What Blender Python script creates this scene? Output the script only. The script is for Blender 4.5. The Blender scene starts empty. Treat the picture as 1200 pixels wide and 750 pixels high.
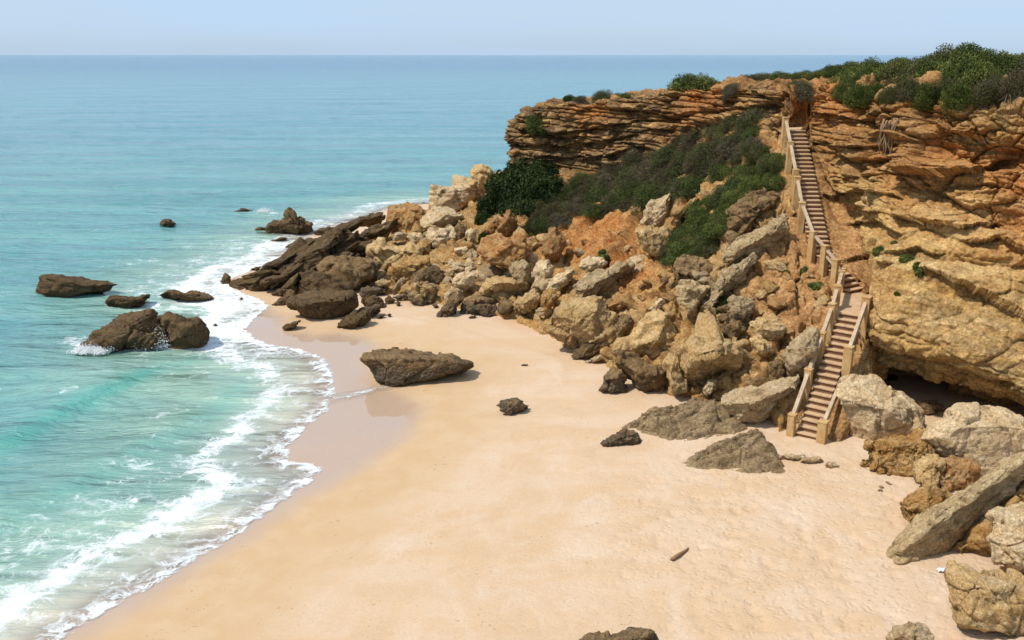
import bpy, bmesh, math, random
import numpy as np
from mathutils import Vector, Matrix, Euler
from mathutils.bvhtree import BVHTree

random.seed(7)
RNG = np.random.default_rng(11)
scene = bpy.context.scene
COL = scene.collection
R = math.radians

# ------------------------------------------------------------------ camera
CAMZ = 15.5
F = 1039.0
PITCH = math.atan(311.0 / F)
CP, SP = math.cos(PITCH), math.sin(PITCH)
cam_d = bpy.data.cameras.new("camera")
cam_d.sensor_width = 36.0
cam_d.lens = F / 1200.0 * 36.0
cam_d.clip_start = 0.1
cam_d.clip_end = 60000.0
cam = bpy.data.objects.new("camera", cam_d)
COL.objects.link(cam)
cam.location = (0, 0, CAMZ)
cam.rotation_euler = (math.pi / 2 - PITCH, 0, 0)
scene.camera = cam


def ray(u, v):
    a = (u - 600.0) / F
    b = (375.0 - v) / F
    return Vector((a, CP + SP * b, -SP + CP * b))


def at_z(u, v, z):
    d = ray(u, v)
    t = (z - CAMZ) / d.z
    return Vector((d.x * t, d.y * t, z))


def at_y(u, v, y):
    d = ray(u, v)
    t = y / d.y
    return Vector((d.x * t, y, CAMZ + d.z * t))


# ------------------------------------------------------------------ noise
def _hash(ix, iy, iz, seed):
    h = (ix.astype(np.int64) * 374761393 + iy.astype(np.int64) * 668265263 +
         iz.astype(np.int64) * 2147483647 + seed * 974634777) & 0xFFFFFFFF
    h = ((h ^ (h >> 13)) * 1274126177) & 0xFFFFFFFF
    h = ((h ^ (h >> 16)) * 2246822519) & 0xFFFFFFFF
    return h ^ (h >> 15)


def hash01(ix, iy, iz, seed=0):
    return (_hash(ix, iy, iz, seed) & 0xFFFFFF) / float(0xFFFFFF)


_G = RNG.normal(size=(256, 3))
_G /= np.linalg.norm(_G, axis=1)[:, None]


def perlin(p, seed=0):
    p = np.asarray(p, dtype=np.float64)
    i = np.floor(p).astype(np.int64)
    f = p - i
    w = f * f * f * (f * (f * 6 - 15) + 10)
    out = np.zeros(len(p))
    for dx in (0, 1):
        for dy in (0, 1):
            for dz in (0, 1):
                g = _G[_hash(i[:, 0] + dx, i[:, 1] + dy, i[:, 2] + dz, seed) & 255]
                d = (f[:, 0] - dx) * g[:, 0] + (f[:, 1] - dy) * g[:, 1] + (f[:, 2] - dz) * g[:, 2]
                ww = (w[:, 0] if dx else 1 - w[:, 0]) * (w[:, 1] if dy else 1 - w[:, 1]) * (w[:, 2] if dz else 1 - w[:, 2])
                out += ww * d
    return out * 1.6


def fbm(p, octaves=4, seed=0, gain=0.5, ridged=False):
    p = np.asarray(p, dtype=np.float64)
    a, s, tot = 1.0, 1.0, 0.0
    out = np.zeros(len(p))
    for o in range(octaves):
        n = perlin(p * s + 17.3 * o, seed + o)
        if ridged:
            n = 1 - 2 * np.abs(n)
        out += a * n
        tot += a
        a *= gain
        s *= 2.03
    return out / tot


def worley(p, seed=0):
    p = np.asarray(p, dtype=np.float64)
    i = np.floor(p).astype(np.int64)
    d1 = np.full(len(p), 9.0)
    d2 = np.full(len(p), 9.0)
    idv = np.zeros(len(p))
    for dx in (-1, 0, 1):
        for dy in (-1, 0, 1):
            for dz in (-1, 0, 1):
                cx, cy, cz = i[:, 0] + dx, i[:, 1] + dy, i[:, 2] + dz
                q = np.stack([cx + hash01(cx, cy, cz, seed), cy + hash01(cx, cy, cz, seed + 1),
                              cz + hash01(cx, cy, cz, seed + 2)], 1)
                d = np.sqrt(((p - q) ** 2).sum(1))
                near = d < d1
                d2 = np.where(near, d1, np.minimum(d2, d))
                idv = np.where(near, hash01(cx, cy, cz, seed + 3), idv)
                d1 = np.where(near, d, d1)
    return d1, d2, idv


def chips(p, seed=0):
    """piecewise planar relief: every cell is a tilted flat, like broken stone"""
    p = np.asarray(p, dtype=np.float64)
    i = np.floor(p).astype(np.int64)
    d1 = np.full(len(p), 9.0)
    d2 = np.full(len(p), 9.0)
    h = np.zeros(len(p))
    for dx in (-1, 0, 1):
        for dy in (-1, 0, 1):
            for dz in (-1, 0, 1):
                cx, cy, cz = i[:, 0] + dx, i[:, 1] + dy, i[:, 2] + dz
                r = [hash01(cx, cy, cz, seed + k) for k in range(4)]
                off = p - np.stack([cx + r[0], cy + r[1], cz + r[2]], 1)
                d = np.sqrt((off ** 2).sum(1))
                g = _G[_hash(cx, cy, cz, seed + 7) & 255]
                near = d < d1
                d2 = np.where(near, d1, np.minimum(d2, d))
                h = np.where(near, (off * g).sum(1) * 0.9 + (r[3] - 0.5), h)
                d1 = np.where(near, d, d1)
    return h, d2 - d1


def sstep(a, b, x):
    t = np.clip((x - a) / (b - a), 0, 1)
    return t * t * (3 - 2 * t)


# ------------------------------------------------------------------ mesh / object helpers
def mesh_np(name, co, faces, mat=None, smooth=True, attrs=None):
    """co (N,3), faces (M,k) array with k = 3 or 4"""
    me = bpy.data.meshes.new(name)
    co = np.ascontiguousarray(co, dtype=np.float32)
    faces = np.ascontiguousarray(faces, dtype=np.int32)
    m, k = faces.shape
    me.vertices.add(len(co))
    me.vertices.foreach_set("co", co.ravel())
    me.loops.add(m * k)
    me.loops.foreach_set("vertex_index", faces.ravel())
    me.polygons.add(m)
    me.polygons.foreach_set("loop_start", np.arange(0, m * k, k, dtype=np.int32))
    me.polygons.foreach_set("loop_total", np.full(m, k, dtype=np.int32))
    me.polygons.foreach_set("use_smooth", np.full(m, smooth, dtype=bool))
    me.update(calc_edges=True)
    for an, av in (attrs or {}).items():
        a = me.attributes.new(an, 'FLOAT', 'POINT')
        a.data.foreach_set("value", np.ascontiguousarray(av, dtype=np.float32))
    if mat is not None:
        me.materials.append(mat)
    return me


def grid_faces(ni, nj):
    a = np.arange(ni * nj).reshape(ni, nj)
    return np.stack([a[:-1, :-1].ravel(), a[1:, :-1].ravel(), a[1:, 1:].ravel(), a[:-1, 1:].ravel()], 1)


def link(name, data, parent=None, loc=None):
    o = bpy.data.objects.new(name, data)
    COL.objects.link(o)
    if parent is not None:
        o.parent = parent
    if loc is not None:
        o.location = loc
    return o


def tag(o, label, cat, group=None):
    o["label"] = label
    o["category"] = cat
    o["kind"] = "thing"
    if group:
        o["group"] = group
    return o


def struct(o):
    o["kind"] = "structure"
    return o


class MB:
    """collects simple solids into one mesh"""
    def __init__(self):
        self.v, self.f = [], []

    def box(self, c, ax, ay, az):
        c, ax, ay, az = Vector(c), Vector(ax), Vector(ay), Vector(az)
        n = len(self.v)
        for sx in (-1, 1):
            for sy in (-1, 1):
                for sz in (-1, 1):
                    self.v.append(c + ax * sx + ay * sy + az * sz)
        for q in ((0, 1, 3, 2), (4, 6, 7, 5), (0, 4, 5, 1), (2, 3, 7, 6), (0, 2, 6, 4), (1, 5, 7, 3)):
            self.f.append([n + i for i in q])

    def tube(self, pts, rad, seg=7):
        pts = [Vector(p) for p in pts]
        rings = []
        for i, p in enumerate(pts):
            d = (pts[min(i + 1, len(pts) - 1)] - pts[max(i - 1, 0)]).normalized()
            a = d.orthogonal().normalized()
            b = d.cross(a)
            r = rad[i] if hasattr(rad, '__len__') else rad
            ring = []
            for k in range(seg):
                t = 2 * math.pi * k / seg
                ring.append(len(self.v))
                self.v.append(p + (a * math.cos(t) + b * math.sin(t)) * r)
            rings.append(ring)
        for r0, r1 in zip(rings, rings[1:]):
            for k in range(seg):
                self.f.append([r0[k], r0[(k + 1) % seg], r1[(k + 1) % seg], r1[k]])
        self.f.append(rings[0][::-1])
        self.f.append(rings[-1])

    def mesh(self, name, mat, bevel=0.0, rough=0.0, smooth=False, cuts=0, seed=0):
        bm = bmesh.new()
        vs = [bm.verts.new(p) for p in self.v]
        for f in self.f:
            bm.faces.new([vs[i] for i in f])
        bmesh.ops.recalc_face_normals(bm, faces=bm.faces)
        if bevel > 0:
            bmesh.ops.bevel(bm, geom=bm.edges[:], offset=bevel, segments=2, affect='EDGES', profile=0.6)
        if cuts:
            bmesh.ops.subdivide_edges(bm, edges=[e for e in bm.edges if e.calc_length() > 0.12], cuts=cuts, use_grid_fill=True)
        if rough > 0:
            bm.verts.ensure_lookup_table()
            co = np.array([v.co[:] for v in bm.verts])
            for ax in range(3):
                n = fbm(co * 4.0 + 31 * ax, 3, seed + 50 + ax)
                for v, k in zip(bm.verts, n):
                    v.co[ax] += rough * k
        me = bpy.data.meshes.new(name)
        bm.to_mesh(me)
        bm.free()
        me.materials.append(mat)
        if smooth:
            for p in me.polygons:
                p.use_smooth = True
        return me


# ------------------------------------------------------------------ node helper
class NT:
    def __init__(self, name):
        self.m = bpy.data.materials.new(name)
        self.m.use_nodes = True
        self.t = self.m.node_tree
        self.t.nodes.clear()
        self.out = self.n('ShaderNodeOutputMaterial')
        self.pos = self.n('ShaderNodeNewGeometry').outputs['Position']

    def n(self, typ, **kw):
        nd = self.t.nodes.new(typ)
        for k, v in kw.items():
            setattr(nd, k, v)
        return nd

    def set(self, sock, val):
        if isinstance(val, bpy.types.NodeSocket):
            self.t.links.new(val, sock)
        elif val is not None:
            if hasattr(sock.default_value, '__len__') and not hasattr(val, '__len__'):
                sock.default_value = [val] * len(sock.default_value)
            elif hasattr(val, '__len__') and len(sock.default_value) == 4 and len(val) == 3:
                sock.default_value = (*val, 1)
            else:
                sock.default_value = val

    def math(self, op, a, b=None, c=None, clamp=False):
        nd = self.n('ShaderNodeMath', operation=op)
        nd.use_clamp = clamp
        for i, x in enumerate((a, b, c)):
            if x is not None:
                self.set(nd.inputs[i], x)
        return nd.outputs[0]

    def vmul(self, v, s):
        nd = self.n('ShaderNodeVectorMath', operation='MULTIPLY')
        self.set(nd.inputs[0], v)
        nd.inputs[1].default_value = s if hasattr(s, '__len__') else (s, s, s)
        return nd.outputs[0]

    def vadd(self, a, b):
        nd = self.n('ShaderNodeVectorMath', operation='ADD')
        self.set(nd.inputs[0], a)
        self.set(nd.inputs[1], b)
        return nd.outputs[0]

    def noise(self, vec, scale, detail=4, rough=0.55, dist=0.0, col=False):
        nd = self.n('ShaderNodeTexNoise')
        self.set(nd.inputs['Vector'], vec)
        nd.inputs['Scale'].default_value = scale
        nd.inputs['Detail'].default_value = detail
        nd.inputs['Roughness'].default_value = rough
        nd.inputs['Distortion'].default_value = dist
        return nd.outputs['Color' if col else 'Fac']

    def voro(self, vec, scale, feature='F1', rnd=1.0):
        nd = self.n('ShaderNodeTexVoronoi', feature=feature)
        self.set(nd.inputs['Vector'], vec)
        nd.inputs['Scale'].default_value = scale
        nd.inputs['Randomness'].default_value = rnd
        return nd.outputs['Distance']

    def cell(self, vec, scale):
        nd = self.n('ShaderNodeTexVoronoi', feature='F1')
        self.set(nd.inputs['Vector'], vec)
        nd.inputs['Scale'].default_value = scale
        s = self.n('ShaderNodeSeparateColor')
        self.set(s.inputs[0], nd.outputs['Color'])
        return s.outputs[0]

    def ramp(self, fac, lo, hi, a=0.0, b=1.0):
        nd = self.n('ShaderNodeMapRange', interpolation_type='SMOOTHSTEP')
        self.set(nd.inputs[0], fac)
        nd.inputs[1].default_value = lo
        nd.inputs[2].default_value = hi
        nd.inputs[3].default_value = a
        nd.inputs[4].default_value = b
        return nd.outputs[0]

    def mix(self, fac, a, b, blend='MIX'):
        nd = self.n('ShaderNodeMix', data_type='RGBA', blend_type=blend)
        self.set(nd.inputs[0], fac)
        self.set(nd.inputs[6], a)
        self.set(nd.inputs[7], b)
        return nd.outputs[2]

    def attr(self, name):
        return self.n('ShaderNodeAttribute', attribute_name=name).outputs['Fac']

    def z(self):
        nd = self.n('ShaderNodeSeparateXYZ')
        self.set(nd.inputs[0], self.pos)
        return nd.outputs[2]

    def bump(self, h, strength, dist, prev=None):
        nd = self.n('ShaderNodeBump')
        nd.inputs['Strength'].default_value = strength
        nd.inputs['Distance'].default_value = dist
        self.set(nd.inputs['Height'], h)
        if prev is not None:
            self.set(nd.inputs['Normal'], prev)
        return nd.outputs[0]

    def bsdf(self, col, rough=0.9, spec=0.2, normal=None):
        nd = self.n('ShaderNodeBsdfPrincipled')
        self.set(nd.inputs['Base Color'], col)
        self.set(nd.inputs['Roughness'], rough)
        self.set(nd.inputs['Specular IOR Level'], spec)
        if normal is not None:
            self.set(nd.inputs['Normal'], normal)
        return nd

    def done(self, shader):
        self.t.links.new(shader.outputs[0] if not isinstance(shader, bpy.types.NodeSocket) else shader, self.out.inputs['Surface'])
        return self.m


# ------------------------------------------------------------------ materials
def rock_mat(name, c1, c2, c3, c4, tide=False, pits=1.0, strata=0.0):
    """weathered sandstone: c1 main, c2 second tone, c3 dark crust, c4 iron / pale streak"""
    m = NT(name)
    rnd = m.n('ShaderNodeObjectInfo').outputs['Random']
    off = m.n('ShaderNodeCombineXYZ')
    m.set(off.inputs[0], m.math('MULTIPLY', rnd, 40.0))
    p = m.vadd(m.pos, off.outputs[0])
    ps = m.vmul(p, (1, 1, 3.2))
    col = m.mix(m.ramp(m.noise(ps, 0.9, 5, 0.6), 0.38, 0.66), c1, c2)
    col = m.mix(m.ramp(m.noise(p, 1.7, 6, 0.65, 0.4), 0.52, 0.68, 0, 0.8), col, c3)
    col = m.mix(m.ramp(m.noise(ps, 0.55, 4, 0.6, 0.8), 0.56, 0.7, 0, 0.7), col, c4)
    fine = m.noise(p, 11, 8, 0.75)
    col = m.mix(m.ramp(fine, 0.35, 0.7, 0.0, 0.8), m.mix(1.0, col, (0.72, 0.67, 0.62), 'MULTIPLY'), m.mix(1.0, col, (1.38, 1.36, 1.3), 'MULTIPLY'))
    pit = m.voro(p, 7.5)
    col = m.mix(m.ramp(m.noise(p, 24, 3, 0.7), 0.56, 0.66, 0, 0.85), col, m.mix(1.0, col, (0.36, 0.31, 0.27), 'MULTIPLY'))
    if tide:
        zz = m.math('ADD', m.z(), m.math('MULTIPLY', m.math('SUBTRACT', m.noise(p, 1.3, 4, 0.6), 0.5), 2.2))
        stain = m.mix(m.ramp(fine, 0.4, 0.65), (0.075, 0.06, 0.045), (0.17, 0.135, 0.095))
        col = m.mix(m.ramp(zz, 0.7, 1.7, 0.8, 0.0), col, stain)
    col = m.mix(1.0, col, m.mix(rnd, (0.82, 0.8, 0.78), (1.12, 1.12, 1.12)), 'MULTIPLY')
    pw = m.vadd(ps, m.vmul(m.noise(p, 2.0, 3, 0.6, col=True), (0.5, 0.5, 0.5)))
    ch = m.cell(pw, 1.7)
    ch2 = m.cell(pw, 4.5)
    col = m.mix(m.ramp(ch, 0.0, 1.0, 0.0, 0.5), col, m.mix(1.0, col, (0.72, 0.66, 0.58), 'MULTIPLY'))
    b = m.bump(m.math('ADD', ch, m.math('MULTIPLY', ch2, 0.6)), 0.75, 0.16)
    b = m.bump(m.noise(p, 3.5, 8, 0.7), 0.6, 0.22, b)
    b = m.bump(m.ramp(pit, 0.0, 0.45), 0.35 * pits, 0.08, b)
    b = m.bump(m.noise(p, 16, 5, 0.75), 0.9, 0.07, b)
    if strata:
        b = m.bump(m.noise(m.vmul(p, (0.35, 0.35, 5.0)), 2.2, 4, 0.65), strata, 0.15, b)
    return m.done(m.bsdf(col, 0.92, 0.15, b))


TAN = rock_mat("rock_tan", (0.66, 0.475, 0.245), (0.60, 0.40, 0.175), (0.28, 0.175, 0.09), (0.72, 0.56, 0.34), tide=True)
PALE = rock_mat("rock_pale", (0.75, 0.595, 0.385), (0.70, 0.52, 0.30), (0.36, 0.24, 0.13), (0.78, 0.65, 0.46))
GOLD = rock_mat("rock_golden", (0.54, 0.35, 0.145), (0.46, 0.255, 0.085), (0.19, 0.115, 0.058), (0.60, 0.44, 0.23))
GREY = rock_mat("rock_grey", (0.58, 0.45, 0.275), (0.49, 0.36, 0.20), (0.2, 0.145, 0.09), (0.66, 0.53, 0.355), strata=0.4)
DARK = rock_mat("rock_wet_dark", (0.135, 0.09, 0.05), (0.19, 0.125, 0.06), (0.05, 0.038, 0.027), (0.21, 0.15, 0.085), strata=0.3)
BROWN = rock_mat("rock_brown", (0.27, 0.18, 0.09), (0.35, 0.235, 0.12), (0.085, 0.06, 0.038), (0.18, 0.12, 0.07), tide=True, strata=0.5)
SHELF = rock_mat("rock_shelf", (0.37, 0.27, 0.155), (0.49, 0.365, 0.21), (0.15, 0.108, 0.068), (0.27, 0.195, 0.115), strata=0.6)
RUST = rock_mat("rock_rust", (0.50, 0.31, 0.14), (0.46, 0.22, 0.075), (0.2, 0.11, 0.055), (0.56, 0.41, 0.23))
SHALE = rock_mat("rock_shale", (0.54, 0.40, 0.22), (0.63, 0.485, 0.285), (0.19, 0.13, 0.078), (0.36, 0.26, 0.145), strata=0.5)


def cliff_mat():
    m = NT("cliff_rock")
    p = m.pos
    warp = m.vadd(p, m.vmul(m.noise(p, 0.35, 3, 0.5, col=True), (0.6, 0.6, 0.5)))
    ps = m.vmul(warp, (0.22, 0.22, 2.6))
    band = m.noise(ps, 1.2, 7, 0.68)
    tan, ochre, brown, dark = (0.53, 0.36, 0.17), (0.50, 0.29, 0.105), (0.21, 0.13, 0.07), (0.085, 0.057, 0.037)
    red, pale = (0.50, 0.16, 0.035), (0.60, 0.42, 0.205)
    col = m.mix(m.ramp(band, 0.36, 0.62), tan, ochre)
    col = m.mix(m.ramp(m.noise(m.vmul(warp, (0.3, 0.3, 1.7)), 2.3, 7, 0.7), 0.5, 0.66, 0, 0.85), col, brown)
    col = m.mix(m.ramp(m.noise(p, 0.9, 6, 0.65, 0.5), 0.56, 0.7, 0, 0.6), col, pale)
    big = m.noise(p, 1.1, 5, 0.65)
    fine = m.noise(p, 8, 8, 0.75)
    w = m.math('MULTIPLY', m.attr("iron"), m.ramp(big, 0.3, 0.58, 0.35, 1.15), clamp=True)
    col = m.mix(w, col, m.mix(m.ramp(fine, 0.35, 0.65), red, (0.50, 0.235, 0.075)))
    w = m.math('MULTIPLY', m.attr("pale"), m.ramp(big, 0.3, 0.62, 0.5, 1.1), clamp=True)
    col = m.mix(w, col, m.mix(m.ramp(band, 0.4, 0.6), (0.70, 0.495, 0.225), (0.60, 0.38, 0.14)))
    w = m.math('MULTIPLY', m.attr("crust"), m.ramp(m.noise(m.vmul(warp, (0.5, 0.5, 1.4)), 1.6, 7, 0.7), 0.36, 0.6), clamp=True)
    col = m.mix(w, col, m.mix(m.ramp(fine, 0.35, 0.65), dark, brown))
    w = m.math('MULTIPLY', m.attr("soil"), m.ramp(big, 0.25, 0.5, 0.4, 1.1), clamp=True)
    col = m.mix(w, col, m.mix(m.ramp(fine, 0.3, 0.7), (0.47, 0.24, 0.09), (0.55, 0.34, 0.16)))
    col = m.mix(m.ramp(fine, 0.35, 0.7), m.mix(1.0, col, (0.66, 0.61, 0.56), 'MULTIPLY'), m.mix(1.0, col, (1.36, 1.34, 1.27), 'MULTIPLY'))
    col = m.mix(m.ramp(m.noise(p, 21, 3, 0.7), 0.56, 0.66, 0, 0.7), col, m.mix(1.0, col, (0.42, 0.37, 0.33), 'MULTIPLY'))
    pw = m.vadd(m.vmul(p, (0.8, 0.8, 3.0)), m.vmul(m.noise(p, 1.6, 4, 0.6, col=True), (0.7, 0.7, 0.9)))
    ch, ch2 = m.cell(pw, 1.3), m.cell(pw, 3.4)
    col = m.mix(m.ramp(ch, 0.0, 1.0, 0.0, 0.6), col, m.mix(1.0, col, (0.66, 0.58, 0.5), 'MULTIPLY'))
    b = m.bump(m.math('ADD', ch, m.math('MULTIPLY', ch2, 0.6)), 0.75, 0.2)
    b = m.bump(m.noise(p, 2.6, 9, 0.72), 0.6, 0.25, b)
    b = m.bump(m.noise(m.vmul(warp, (0.4, 0.4, 4.0)), 2.4, 5, 0.65), 0.5, 0.18, b)
    b = m.bump(m.noise(p, 17, 5, 0.75), 0.6, 0.07, b)
    return m.done(m.bsdf(col, 0.93, 0.12, b))


CLIFF = cliff_mat()


def sand_mat():
    m = NT("sand")
    p = m.pos
    wob = m.math('MULTIPLY', m.math('SUBTRACT', m.noise(p, 0.55, 5, 0.6), 0.5), 2.4)
    wet = m.ramp(m.math('ADD', m.attr("d_wet"), m.math('MULTIPLY', wob, 0.5)), -1.3, 0.5, 1, 0)
    damp = m.ramp(m.math('ADD', m.attr("d_damp"), wob), -1.8, 1.2, 1, 0)
    dry = m.mix(m.ramp(m.noise(m.vmul(p, (0.5, 1.0, 1)), 0.5, 6, 0.6, 0.6), 0.38, 0.64), (0.545, 0.395, 0.265), (0.525, 0.355, 0.215))
    cv = m.n('ShaderNodeCombineXYZ')
    sx = m.n('ShaderNodeSeparateXYZ')
    m.set(sx.inputs[0], p)
    m.set(cv.inputs[0], m.math('MULTIPLY', m.attr("d_damp"), 0.6))
    m.set(cv.inputs[1], m.math('MULTIPLY', m.math('ADD', sx.outputs[0], sx.outputs[1]), 0.3))
    sw = m.noise(cv.outputs[0], 0.9, 6, 0.62, 0.8)
    dry = m.mix(m.ramp(sw, 0.48, 0.68, 0, 0.5), dry, (0.585, 0.455, 0.345))
    dry = m.mix(m.ramp(sw, 0.45, 0.30, 0, 0.6), dry, (0.50, 0.335, 0.20))
    fine = m.noise(p, 14, 6, 0.7)
    dry = m.mix(m.ramp(fine, 0.3, 0.7, 0, 1), m.mix(1.0, dry, (0.93, 0.92, 0.9), 'MULTIPLY'), m.mix(1.0, dry, (1.05, 1.05, 1.05), 'MULTIPLY'))
    col = m.mix(damp, dry, m.mix(m.ramp(m.noise(p, 0.9, 4, 0.6), 0.35, 0.65), (0.49, 0.32, 0.175), (0.51, 0.35, 0.205)))
    col = m.mix(m.math('MULTIPLY', wet, 0.9), col, (0.42, 0.29, 0.205))
    # specks of shell and weed on the dry part
    speck = m.math('MULTIPLY', m.ramp(m.noise(p, 9, 2, 0.5), 0.665, 0.70), m.ramp(m.noise(cv.outputs[0], 0.8, 4, 0.6), 0.47, 0.6))
    col = m.mix(m.math('MULTIPLY', speck, 0.6), col, (0.25, 0.16, 0.09))
    rough = m.mix(wet, 0.9, 0.2)
    rough = m.math('SUBTRACT', 0.9, m.math('ADD', m.math('MULTIPLY', wet, 0.78), m.math('MULTIPLY', damp, 0.1)))
    spec = m.math('ADD', 0.12, m.math('MULTIPLY', wet, 0.75))
    foot = m.attr("foot")
    dim = m.ramp(m.voro(m.vadd(p, m.vmul(m.noise(p, 2.0, 2, 0.5, col=True), (0.5, 0.5, 0))), 4.2), 0.05, 0.5)
    h = m.math('ADD', m.math('MULTIPLY', dim, foot), m.math('MULTIPLY', m.noise(m.vmul(p, (0.6, 1.4, 1)), 3.2, 5, 0.6), m.math('ADD', m.math('MULTIPLY', foot, 0.8), 0.3)))
    drym = m.math('SUBTRACT', 1.0, m.math('MAXIMUM', wet, m.math('MULTIPLY', damp, 0.85)), clamp=True)
    b = m.bump(m.math('MULTIPLY', h, drym), 0.3, 0.1)
    b = m.bump(m.math('MULTIPLY', fine, drym), 0.22, 0.03, b)
    return m.done(m.bsdf(col, rough, spec, b))


SAND = sand_mat()


def sea_mat():
    m = NT("sea_water")
    p = m.pos
    off = m.attr("off")            # metres from the waterline
    rng = m.attr("range")          # metres from the bay, seaward
    big = m.noise(m.vmul(p, (0.25, 1.0, 1)), 0.035, 4, 0.6)
    c_sand, c_pale, c_turq, c_far, c_deep = (0.50, 0.44, 0.34), (0.25, 0.385, 0.30), (0.135, 0.335, 0.32), (0.11, 0.285, 0.325), (0.04, 0.165, 0.26)
    offn = m.math('ADD', off, m.math('MULTIPLY', m.math('SUBTRACT', big, 0.5), 4.0))
    col = m.mix(m.ramp(offn, 0.0, 5.0), c_sand, c_pale)
    col = m.mix(m.ramp(offn, 4.5, 15.0), col, c_turq)
    col = m.mix(m.ramp(rng, 40.0, 220.0), col, c_far)
    col = m.mix(m.ramp(rng, 150.0, 1400.0), col, c_deep)
    # wind streaks: long darker and lighter bands in the water colour
    st = m.noise(m.vmul(p, (0.03, 0.35, 1)), 0.5, 6, 0.65, 0.5)
    col = m.mix(m.ramp(st, 0.35, 0.7, 0, 1), m.mix(1.0, col, (0.74, 0.82, 0.86), 'MULTIPLY'), m.mix(1.0, col, (1.16, 1.09, 1.05), 'MULTIPLY'))
    crest = m.attr("crest")
    col = m.mix(m.math('MULTIPLY', crest, 0.8, clamp=True), col, (0.09, 0.36, 0.29))
    # foam lace
    f = m.attr("foam")
    w = m.vadd(p, m.vmul(m.noise(p, 0.8, 4, 0.6, col=True), (1.5, 1.5, 0)))
    lace = m.voro(m.vmul(w, (0.8, 1.2, 0)), 1.5, 'DISTANCE_TO_EDGE')
    lace2 = m.voro(m.vmul(w, (1, 1.3, 0)), 3.6, 'DISTANCE_TO_EDGE')
    n = m.noise(m.vmul(w, (0.7, 1.3, 1)), 1.0, 7, 0.68, 0.6)
    lac = m.math('ADD', m.math('MULTIPLY', m.math('MINIMUM', lace, m.math('MULTIPLY', lace2, 2.2)), 1.5), m.math('MULTIPLY', m.math('SUBTRACT', 0.62, n), 1.9))
    fm = m.math('SUBTRACT', m.math('SUBTRACT', m.math('MULTIPLY', f, 1.15), lac), 0.08)
    foam = m.math('MULTIPLY', m.ramp(fm, -0.16, 0.42), m.ramp(f, 0.02, 0.2), clamp=True)
    edge = m.ramp(m.math('ADD', off, m.math('MULTIPLY', m.math('SUBTRACT', m.noise(p, 1.6, 4, 0.6), 0.5), 0.9)), 0.02, 0.22)
    # wind chop
    rip = m.noise(m.vmul(p, (0.55, 1.5, 1)), 1.3, 6, 0.65, 0.4)
    rip2 = m.noise(m.vmul(p, (0.35, 1.2, 1)), 0.28, 5, 0.62, 0.3)
    rip3 = m.noise(m.vmul(p, (0.3, 1.2, 1)), 0.05, 5, 0.62)
    calm = m.ramp(off, 0.0, 10.0, 0.25, 1.0)
    b = m.bump(m.math('MULTIPLY', rip, calm), 0.8, 0.35)
    b = m.bump(m.math('MULTIPLY', rip2, calm), 0.8, 1.6, b)
    b = m.bump(rip3, 0.8, 8.0, b)
    water = m.bsdf(col, 0.12, 0.45, b)
    fb = m.bump(m.math('ADD', m.noise(p, 5, 5, 0.7), m.math('MULTIPLY', foam, 0.8)), 0.5, 0.12)
    white = m.bsdf(m.mix(m.ramp(m.noise(w, 2.2, 6, 0.7), 0.35, 0.65), (0.66, 0.70, 0.70), (0.86, 0.87, 0.87)), 0.75, 0.2, fb)
    clear = m.n('ShaderNodeBsdfTransparent')
    mx0 = m.n('ShaderNodeMixShader')
    m.set(mx0.inputs[0], m.ramp(off, 0.0, 1.6, 0.1, 1.0))
    m.t.links.new(clear.outputs[0], mx0.inputs[1])
    m.t.links.new(water.outputs[0], mx0.inputs[2])
    mx = m.n('ShaderNodeMixShader')
    m.set(mx.inputs[0], m.math('MULTIPLY', foam, 0.93))
    m.t.links.new(mx0.outputs[0], mx.inputs[1])
    m.t.links.new(white.outputs[0], mx.inputs[2])
    mx2 = m.n('ShaderNodeMixShader')
    m.set(mx2.inputs[0], edge)
    m.t.links.new(clear.outputs[0], mx2.inputs[1])
    m.t.links.new(mx.outputs[0], mx2.inputs[2])
    return m.done(mx2)


SEA = sea_mat()


def leaf_mat(name, dark, mid, light, dry, dryness):
    m = NT(name)
    t = m.attr("tint")
    rnd = m.n('ShaderNodeObjectInfo').outputs['Random']
    col = m.mix(m.ramp(t, 0.1, 0.5), dark, mid)
    col = m.mix(m.ramp(t, 0.55, 0.95), col, light)
    pn = m.math('ADD', m.noise(m.pos, 0.75, 3, 0.6), m.math('MULTIPLY', m.math('SUBTRACT', rnd, 0.5), 0.2))
    col = m.mix(m.ramp(pn, 0.62 - dryness, 0.78 - dryness, 0, 0.85), col, dry)
    s = m.bsdf(col, 0.75, 0.15)
    tr = m.n('ShaderNodeBsdfTranslucent')
    m.set(tr.inputs[0], col)
    mx = m.n('ShaderNodeMixShader')
    mx.inputs[0].default_value = 0.18
    m.t.links.new(s.outputs[0], mx.inputs[1])
    m.t.links.new(tr.outputs[0], mx.inputs[2])
    return m.done(mx)


LEAF_GREEN = leaf_mat("leaf_green", (0.03, 0.046, 0.009), (0.08, 0.1, 0.02), (0.19, 0.195, 0.048), (0.10, 0.085, 0.03), 0.08)
LEAF_DARK = leaf_mat("leaf_dark", (0.012, 0.022, 0.006), (0.03, 0.05, 0.012), (0.07, 0.09, 0.022), (0.04, 0.035, 0.018), 0.0)
LEAF_OLIVE = leaf_mat("leaf_olive", (0.036, 0.042, 0.012), (0.08, 0.083, 0.024), (0.14, 0.13, 0.045), (0.105, 0.085, 0.055), 0.16)
LEAF_SLOPE = leaf_mat("leaf_slope", (0.02, 0.031, 0.007), (0.048, 0.066, 0.014), (0.10, 0.115, 0.026), (0.065, 0.05, 0.022), 0.12)
LEAF_DRY = leaf_mat("leaf_dry", (0.03, 0.028, 0.011), (0.055, 0.05, 0.019), (0.085, 0.082, 0.03), (0.075, 0.055, 0.03), 0.16)


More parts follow.
